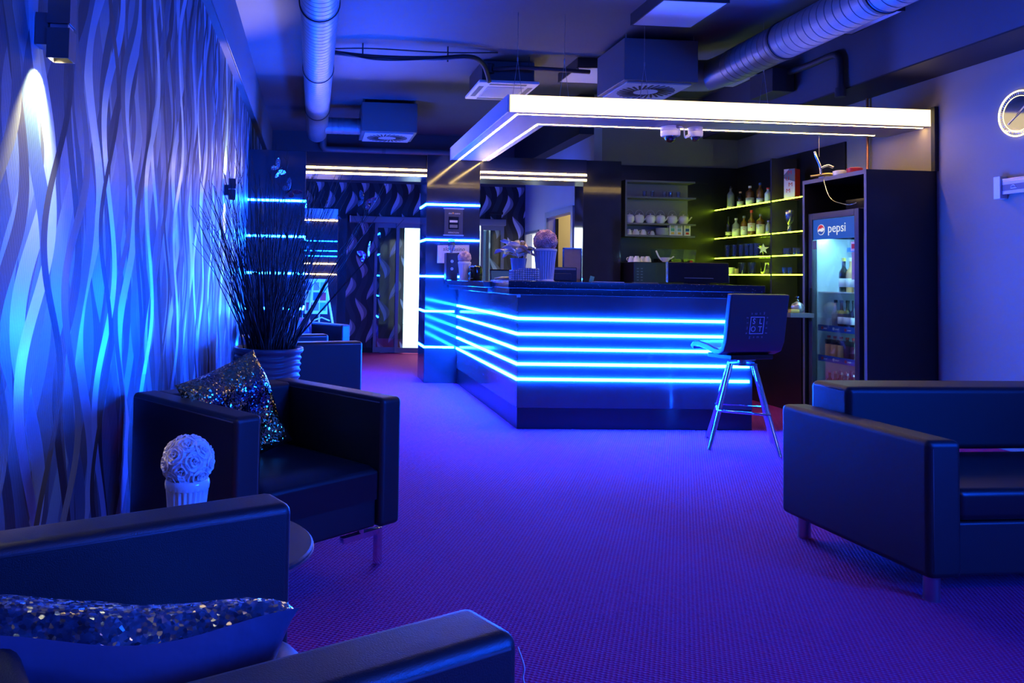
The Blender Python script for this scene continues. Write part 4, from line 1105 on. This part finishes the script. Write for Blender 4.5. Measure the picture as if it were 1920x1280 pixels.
for k, px in enumerate((1259, 1271.5, 1286.5)):
    p = PX(px, 440, y=8.98)
    t = thing('tea_box', '%s tea carton at the end of the low crockery shelf' % ('left green', 'middle teal', 'right blue')[k], 'box', (p.x, 8.98, HZ0+.023), 0, 'tea cartons on the crockery shelf')
    BX(-.038, .038, -.03, .03, 0, .132).build('carton', m_paper, t)
    BX(-.022, .022, -.032, -.03, .05, .085).build('label', (m_green, m_teal, m_blueplastic)[k], t)
    BX(-.022, .022, -.032, -.03, .09, .12).build('label', mat('pale_green_print', (.45, .5, .25), .6), t)
    BX(-.018, .018, -.032, -.03, .015, .04).build('label', (m_yellow, m_yellow, m_red)[k], t)
# back counter with coffee machine
struct('trim_9', BX(3.50, 4.70, YB-.03, YB-.0201, 2.36, 2.5), m_satin)
BX(3.53, 4.44, 8.50, YB-.021, .89, .94).build('back_counter', m_satin); tag(bpy.data.objects['back_counter'], 'black worktop along the back bar wall', 'counter')
BX(3.53, 4.44, 8.52, YB-.021, 0, .889).build('back_base_cabinet', m_satin); tag(bpy.data.objects['back_base_cabinet'], 'black base cabinet under the back worktop', 'cabinet')
t = thing('coffee_machine', 'black coffee machine with side vents on the back worktop', 'coffee machine', (3.66, 8.55, .941))
BX(-.11, .15, 0, .42, 0, .455).build('body', m_satin, t, bevel=.008)
vt = MB()
for c_ in (-.065, -.02):
    for k in range(9): vt.box(c_-.012, c_+.012, -.002, .001, .12+k*.032, .130+k*.032)
vt.build('vents', m_edge, t)
for k, (px, dy) in enumerate(((1184, 8.72), (1194, 8.62), (1205, 8.75), (1214, 8.62))):
    p = PX(px, 489, y=dy); cup('coffee_cup', 'white cup on the coffee machine, %s from the left' % ords[k], (p.x, dy, 1.397), .042, .066, 'white cups warming on the coffee machine', True)
t = thing('hopper_unit', 'black grinder base with three clear hoppers behind the bar monitor', 'grinder', (4.02, 8.72, .941))
BX(-.22, .24, -.08, .22, 0, .46).build('base', m_satin, t, bevel=.006)
for k in range(3): 
    MB().prism([(-.03, .46), (.10, .46), (.125, .61), (-.055, .61)], -.06, .10, 'y', Matrix.Translation((-.11+k*.145, 0, 0))).build('hopper', glassy('blue_clear_plastic', (.75, .85, 1), .05, .2), t)
    BX(-.02+k*.145-.11, .09+k*.145-.11, -.05, .09, .461, .50).build('beans', m_darkb, t)
BX(.215, .245, -.084, -.08, .455, .485).build('red_switch', m_red, t)
t = thing('gravy_boat', 'white long-spouted sauce boat on the grinder base', 'jug', (3.93, 8.66, 1.402), 0)
t.location = (3.93, 8.60, 1.402)
MB().lathe([(.001, 0), (.03, 0), (.05, .03), (.055, .05), (.05, .05), (.03, .01), (.001, .008)], seg=20).build('bowl', m_whitegl, t, smooth=True)
MB().tube(bez([(-.04, 0, .02), (-.075, 0, .06), (-.105, 0, .125)]), .009, 8).build('spout', m_whitegl, t, smooth='all')
MB().tube(bez([(.04, 0, .03), (.075, 0, .045), (.10, 0, .065)]), .008, 8).build('handle', m_whitegl, t, smooth='all')

# ------------------------------------------------------------------ things standing on the bar
def bar_p(px, y): return PX(px, 527, y=y).x
t = thing('monitor', 'large dark point-of-sale monitor on the right of the bar, seen from behind', 'monitor', (3.36, 6.70, ZT))
mn = BX(-.28, .28, -.012, .02, .012, .190).build('casing', m_screen, t, bevel=.006); BX(-.281, -.276, -.014, .022, .012, .19).build('chrome_edge', m_chrome, t)
mn.rotation_euler = (-.08, 0, 0)
BX(-.13, .13, -.016, -.010, .05, .056).build('slot', m_edge, t)
BX(-.10, .10, -.01, .06, 0, .014).build('foot', m_screen, t)
t = thing('monitor', 'small dark till screen seen from behind, right of the pink roses', 'monitor', (bar_p(1057, 6.66), 6.66, ZT))
BX(-.125, .115, 0, .03, .0, .125).build('casing', m_black, t, bevel=.005); BX(-.115, .105, -.003, 0, .10, .118).build('bezel_strip', m_edge, t); BX(-.09, .06, -.02, 0, .01, .07).build('rear_box', m_black, t, bevel=.004)
t = thing('menu_board', 'brown upright menu board in a black folding frame on the bar', 'menu', (bar_p(1074, 6.70), 6.72, ZT))
BX(-.075, .075, 0, .01, 0, .285).build('card', m_cork, t)
f = MB(); f.box(-.083, -.075, -.004, .014, 0, .292); f.box(.075, .083, -.004, .014, 0, .292); f.box(-.083, .083, -.004, .014, .285, .293); f.build('frame', m_screen, t)
BX(.086, .092, .0, .10, 0, .29).build('glass_wing', m_glassd, t)
t = thing('green_card', 'small green card leaning on the bar', 'card', (bar_p(1108, 6.55), 6.55, ZT)); o = BX(-.018, .018, -.002, .002, 0, .052).build('card', m_green, t); o.rotation_euler = (0, .25, 0)
tag(BX(-.13, .13, -.03, .03, 0, .006).build('paper_pile', m_paper, loc=(bar_p(1140, 6.5), 6.5, ZT+.001), rot=(0, 0, .05)), 'white papers lying flat on the middle of the bar', 'papers')
tag(BX(-.10, .10, -.03, .03, 0, .006).build('paper_pile', m_cork, loc=(bar_p(1210, 6.5), 6.5, ZT+.001), rot=(0, 0, -.04)), 'beige papers lying left of the large monitor', 'papers')
# crystal holders
def crystal(lab, px, y, w, h, nx, nz, m_):
    t = thing('crystal_holder', lab, 'candle holder', (bar_p(px, y), y, ZT+.001), 0, 'crystal bead holders on the bar')
    g = MB()
    for fx in range(4):
        R_ = Matrix.Rotation(fx*PI/2, 4, 'Z')
        for i in range(nx):
            for j in range(nz):
                x = -w/2+w*(i+.5)/nx; z = h*(j+.5)/nz; s = w/nx*.42; s2 = h/nz*.42
                g.add([(x-s, -w/2, z-s2), (x+s, -w/2, z-s2), (x+s, -w/2, z+s2), (x-s, -w/2, z+s2), (x, -w/2-s*.9, z)], [(0, 1, 4), (1, 2, 4), (2, 3, 4), (3, 0, 4)], R_)
    o = g.build('beads', m_, t); o['kind'] = 'stuff'
    BX(-w/2+.003, w/2-.003, -w/2+.003, w/2-.003, 0, h).build('cup', m_screen, t)
m_cry = mat('crystal_bead', (.85, .85, .88), .12, metal=.5)
crystal('lower crystal bead holder beside the lily vase', 969, 6.42, .10, .088, 5, 5, m_cry)
crystal('higher crystal bead holder next to the pink rose vase', 991, 6.45, .135, .105, 7, 6, m_cry)
# lily vase
t = thing('lily_vase', 'clear fluted vase with cream artificial lilies on the bar', 'vase with flowers', (bar_p(972, 6.62), 6.62, ZT))
pr = [(.001, 0), (.052, 0), (.052, .006), (.048, .012), (.055, .10), (.070, .19), (.066, .19), (.050, .10), (.001, .014)]
fluted(pr, 18, .03, .01, .185, 72).build('vase', mat('blue_glass_vase', (.35, .40, .55), .08, spec=.8), t, smooth=True)
rnd = random.Random(5)
for k in range(18):
    a = rnd.uniform(0, 2*PI); el = rnd.uniform(.25, 1.2); Ln = rnd.uniform(.14, .20); wd = rnd.uniform(.055, .075)
    def fn(u, v, Ln=Ln, wd=wd):
        x = Ln*u; y = (v-.5)*2*wd*math.sin(PI*min(1, u*.92+.06))**.8
        return (x, y, .05*u*u*(-1.2)+.02*math.sin(u*9+v*6)*u+ .5*abs(y)*.6)
    mtx = Matrix.Translation((rnd.uniform(-.02, .02), rnd.uniform(-.02, .02), .20+rnd.uniform(0, .03))) @ Matrix.Rotation(a, 4, 'Z') @ Matrix.Rotation(-el, 4, 'Y')
    MB().grid(fn, 10, 6, mtx).build('petal', m_lily, t, smooth='all')
mb = MB()
for k in range(26):
    x, y = rnd.uniform(.01, .06), rnd.uniform(-.03, .03); mb.tube([(x*.4, y*.4, .24), (x, y, .325+rnd.uniform(-.01, .015))], .0022, 5)
mb.build('stamens', m_stamen, t)
mb = MB()
for k in range(7): mb.tube([(rnd.uniform(-.03, .03), rnd.uniform(-.03, .03), .015), (rnd.uniform(-.03, .03), rnd.uniform(-.03, .03), .21)], .003, 6)
mb.build('stems', m_stamen, t)
# left end of the bar: shot dispenser with upturned bottle, dark device, till tablet, phone
p = PX(842, 525, y=8.35)
t = thing('shot_dispenser', 'black upright drink dispenser with an upturned bottle by the pillar', 'dispenser', (1.53, 8.35, ZT2), 0)
t.location.x = PX(842, 525, y=8.35).x+.02
BX(-.062, .062, -.05, .08, 0, .29).build('body', m_satin, t, bevel=.006)
MB().lathe([(.012, .29), (.016, .31), (.034, .345), (.036, .36), (.036, .43), (.001, .435)], seg=20).build('upturned_bottle', glassy('spirit_glass', (.55, .6, .8), .2), t, smooth=True)
for z in (.12, .20): MB().lathe([(.001, 0), (.016, 0), (.016, .003), (.001, .003)], seg=16, mtx=Matrix.Translation((.0, -.05, z)) @ Matrix.Rotation(PI/2, 4, 'X')).build('badge', m_steel, t)
t = thing('coffee_pod_machine', 'round black device with a blue highlight beside the small rose vase', 'appliance', (bar_p(891, 7.75), 7.75, ZT2))
MB().lathe([(.001, 0), (.066, 0), (.072, .02), (.075, .09), (.068, .14), (.05, .15), (.001, .15)], (.01, .06, 0), 28).build('body', m_screen, t, smooth=True)
BX(-.055, -.02, -.03, .03, 0, .15).build('panel', m_screen, t, bevel=.004)
mb = MB(); mb.tube([(-.05+.012*math.cos(k*PI/8), -.035, .09+.02*math.sin(k*PI/8)) for k in range(17)], .002, 5); mb.build('dial_ring', m_chrome, t)
BX(-.06, -.02, -.033, -.03, .135, .145).build('trim', m_steel, t); BX(-.055, -.03, -.033, -.03, .02, .026).build('trim', m_steel, t)
t = thing('till_tablet', 'tilted dark till screen left of the lily vase', 'screen', (bar_p(938, 7.2), 7.2, ZT2))
o = BX(-.095, .095, -.006, .006, 0, .115).build('screen_body', m_screen, t, bevel=.004); o.rotation_euler = (-.25, .0, 0)
o2 = BX(-.083, .083, -.0075, -.006, .012, .10).build('display', emit('dim_display', (.02, .08, .30), .5), o)
BX(-.03, .03, .0, .06, 0, .012).build('foot', m_screen, t)
t = thing('desk_phone', 'grey handset lying in front of the till screen', 'phone', (bar_p(940, 6.95), 6.95, ZT2))
MB().prism([(-.085, 0), (.085, 0), (.085, .02), (.05, .030), (-.02, .022), (-.085, .008)], -.03, .03, 'y').build('base', m_edge, t, bevel=.004)
MB().tube([(-.07, -.03, .022), (.0, -.032, .036), (.08, -.03, .038)], .008, 8).build('handset', m_steel, t, smooth='all')

# ------------------------------------------------------------------ things on the right wall
t = thing('wall_clock', 'round glowing-rimmed glass clock on the grey right wall', 'clock', (XR-.001, 5.33, 2.45))
RC = Matrix.Rotation(-PI/2, 4, 'Y')
MB().lathe([(.001, 0), (.165, 0), (.165, .012), (.001, .012)], seg=64, mtx=RC).build('dial', mat('mirror_dial', (.25, .26, .27), .08, metal=.9), t, smooth=True)
for r_, w_ in ((.163, .006), (.128, .0025)):
    MB().tube([(-.014, r_*math.cos(a), r_*math.sin(a)) for a in [k*2*PI/64 for k in range(65)]], w_, 6).build('glowing_ring', emit('clock_ring', (1, .85, .4), 3.0), t, smooth='all')
tk = MB()
for k in range(60):
    a = k*PI/30; m = Matrix.Rotation(a, 4, 'X') @ Matrix.Translation((-.013, 0, .145)); tk.box(-.001, .001, -.0015 if k % 5 else -.004, .0015 if k % 5 else .004, -.007, .007, m)
tk.build('minute_marks', m_whiteink, t)
for a, l, w_ in ((.9, .085, .006), (-2.2, .11, .004)):
    m = Matrix.Rotation(a, 4, 'X'); MB().box(-.017, -.015, -w_, w_, -.02, l, m).build('hand', m_steel, t)
t = thing('wall_sign', 'clear framed sign with white end brackets on the right wall', 'sign', (XR-.001, 5.10, 1.84))
for y in (.37, -.37): BX(-.06, 0, y-.028, y+.028, 0, .165).build('bracket', m_white, t, bevel=.003)
BX(-.045, -.035, -.34, .34, .03, .145).build('board', mat('sign_board', (.55, .54, .60), .3), t)
for z in (.125, .140): BX(-.047, -.045, -.34, .34, z-.002, z+.002).build('gold_line', m_gold, t)
BX(-.046, -.045, -.34, .34, .055, .10).build('dark_band', m_edge, t)
mb = MB(); mb.tube([(-.048, .245-.018*math.cos(k*PI/8), .075+.016*math.sin(k*PI/8)) for k in range(9)], .003, 6); mb.tube([(-.048, .265, .068), (-.048, .215, .068)], .003, 6); mb.build('cup_icon', m_whiteink, t)

# ------------------------------------------------------------------ beyond the gantry: glossy panel with drawn reflections, and easel
t = thing('mirror_panel', 'black mirror-faced panel with glowing lines as gold and blue reflections beside the flame wall', 'machine', (.10, 10.5, 0))
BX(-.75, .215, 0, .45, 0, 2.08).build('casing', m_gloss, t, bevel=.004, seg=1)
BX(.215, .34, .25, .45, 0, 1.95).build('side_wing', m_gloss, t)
BX(-.25, .205, -.02, 0, 1.925, 2.06).build('pale_plate', mat('pale_plate_grey', (.45, .43, .45), .4), t)
for z, m_ in ((1.905, m_warm), (1.50, m_bluerefl), (1.43, m_bluerefl), (1.63, m_bluerefl), (1.33, m_warm), (1.19, m_warm)):
    BX(-.22, .205, -.012, 0, z-.006, z+.006).build('reflected_line', m_, t)  # emissive lines stand for light strips reflected in the panel
t = thing('easel', 'white-edged folding easel with a poster beyond the far armchair', 'easel', (.06, 9.75, 0))
MB().tube([(-.20, 0, 0), (-.06, .02, 1.10)], .014, 8).build('leg', m_white, t); MB().tube([(.30, 0, 0), (.09, .02, 1.10)], .014, 8).build('leg', m_white, t); MB().tube([(.02, .35, 0), (.02, .05, 1.08)], .012, 8).build('leg', m_white, t)
mb = MB(); mb.tube([(-.05, -.01, .62), (.05, -.02, .66), (.15, -.01, .62)], .008, 8); mb.build('cross_bar', m_white, t)
o = BX(-.16, .12, -.012, .0, .70, 1.13).build('poster_board', m_paper, t); o.rotation_euler = (-.05, 0, 0)
for k in range(9):
    BX(-.145+(k % 3)*.085, -.072+(k % 3)*.085, -.014, -.012, .74+(k//3)*.125, .84+(k//3)*.125).build('poster_picture', (m_red, m_cork, m_green, m_yellow, m_blueplastic, m_red, m_edge, m_cork, m_teal)[k], o)

# ------------------------------------------------------------------ unseen lights behind the viewer, added for more blue and warm light
t = thing('light_column', 'added unseen column of blue fill strips on the right wall behind the viewer', 'column', (XR, -.9, 0))
BX(-.15, -.001, -.8, .8, 0, 2.75).build('column_body', m_gloss, t)
for z in (2.0, 2.15, 2.3, 2.45, 2.6): BX(-.158, -.15, -.8, .8, z-SH*2.8, z+SH*2.8).build('light_strip', m_blue, t)

t = thing('warm_fill_light', 'added unseen warm fill light under the ceiling behind the viewer', 'fill light', (1.9, -1.0, 2.95))  # unseen warm light added to brighten upward faces and the near floor
BX(-1.1, 1.1, -.07, .07, .004, .09).build('housing', m_canopy, t); BX(-1.08, 1.08, -.06, .06, -.001, .0035).build('diffuser', emit('warm_fill_diffuser', (1, .66, .30), 10), t)
for x in (-.9, .9): MB().tube([(x, 0, .09), (x, 0, .45)], .003, 6).build('wire', m_steel, t)
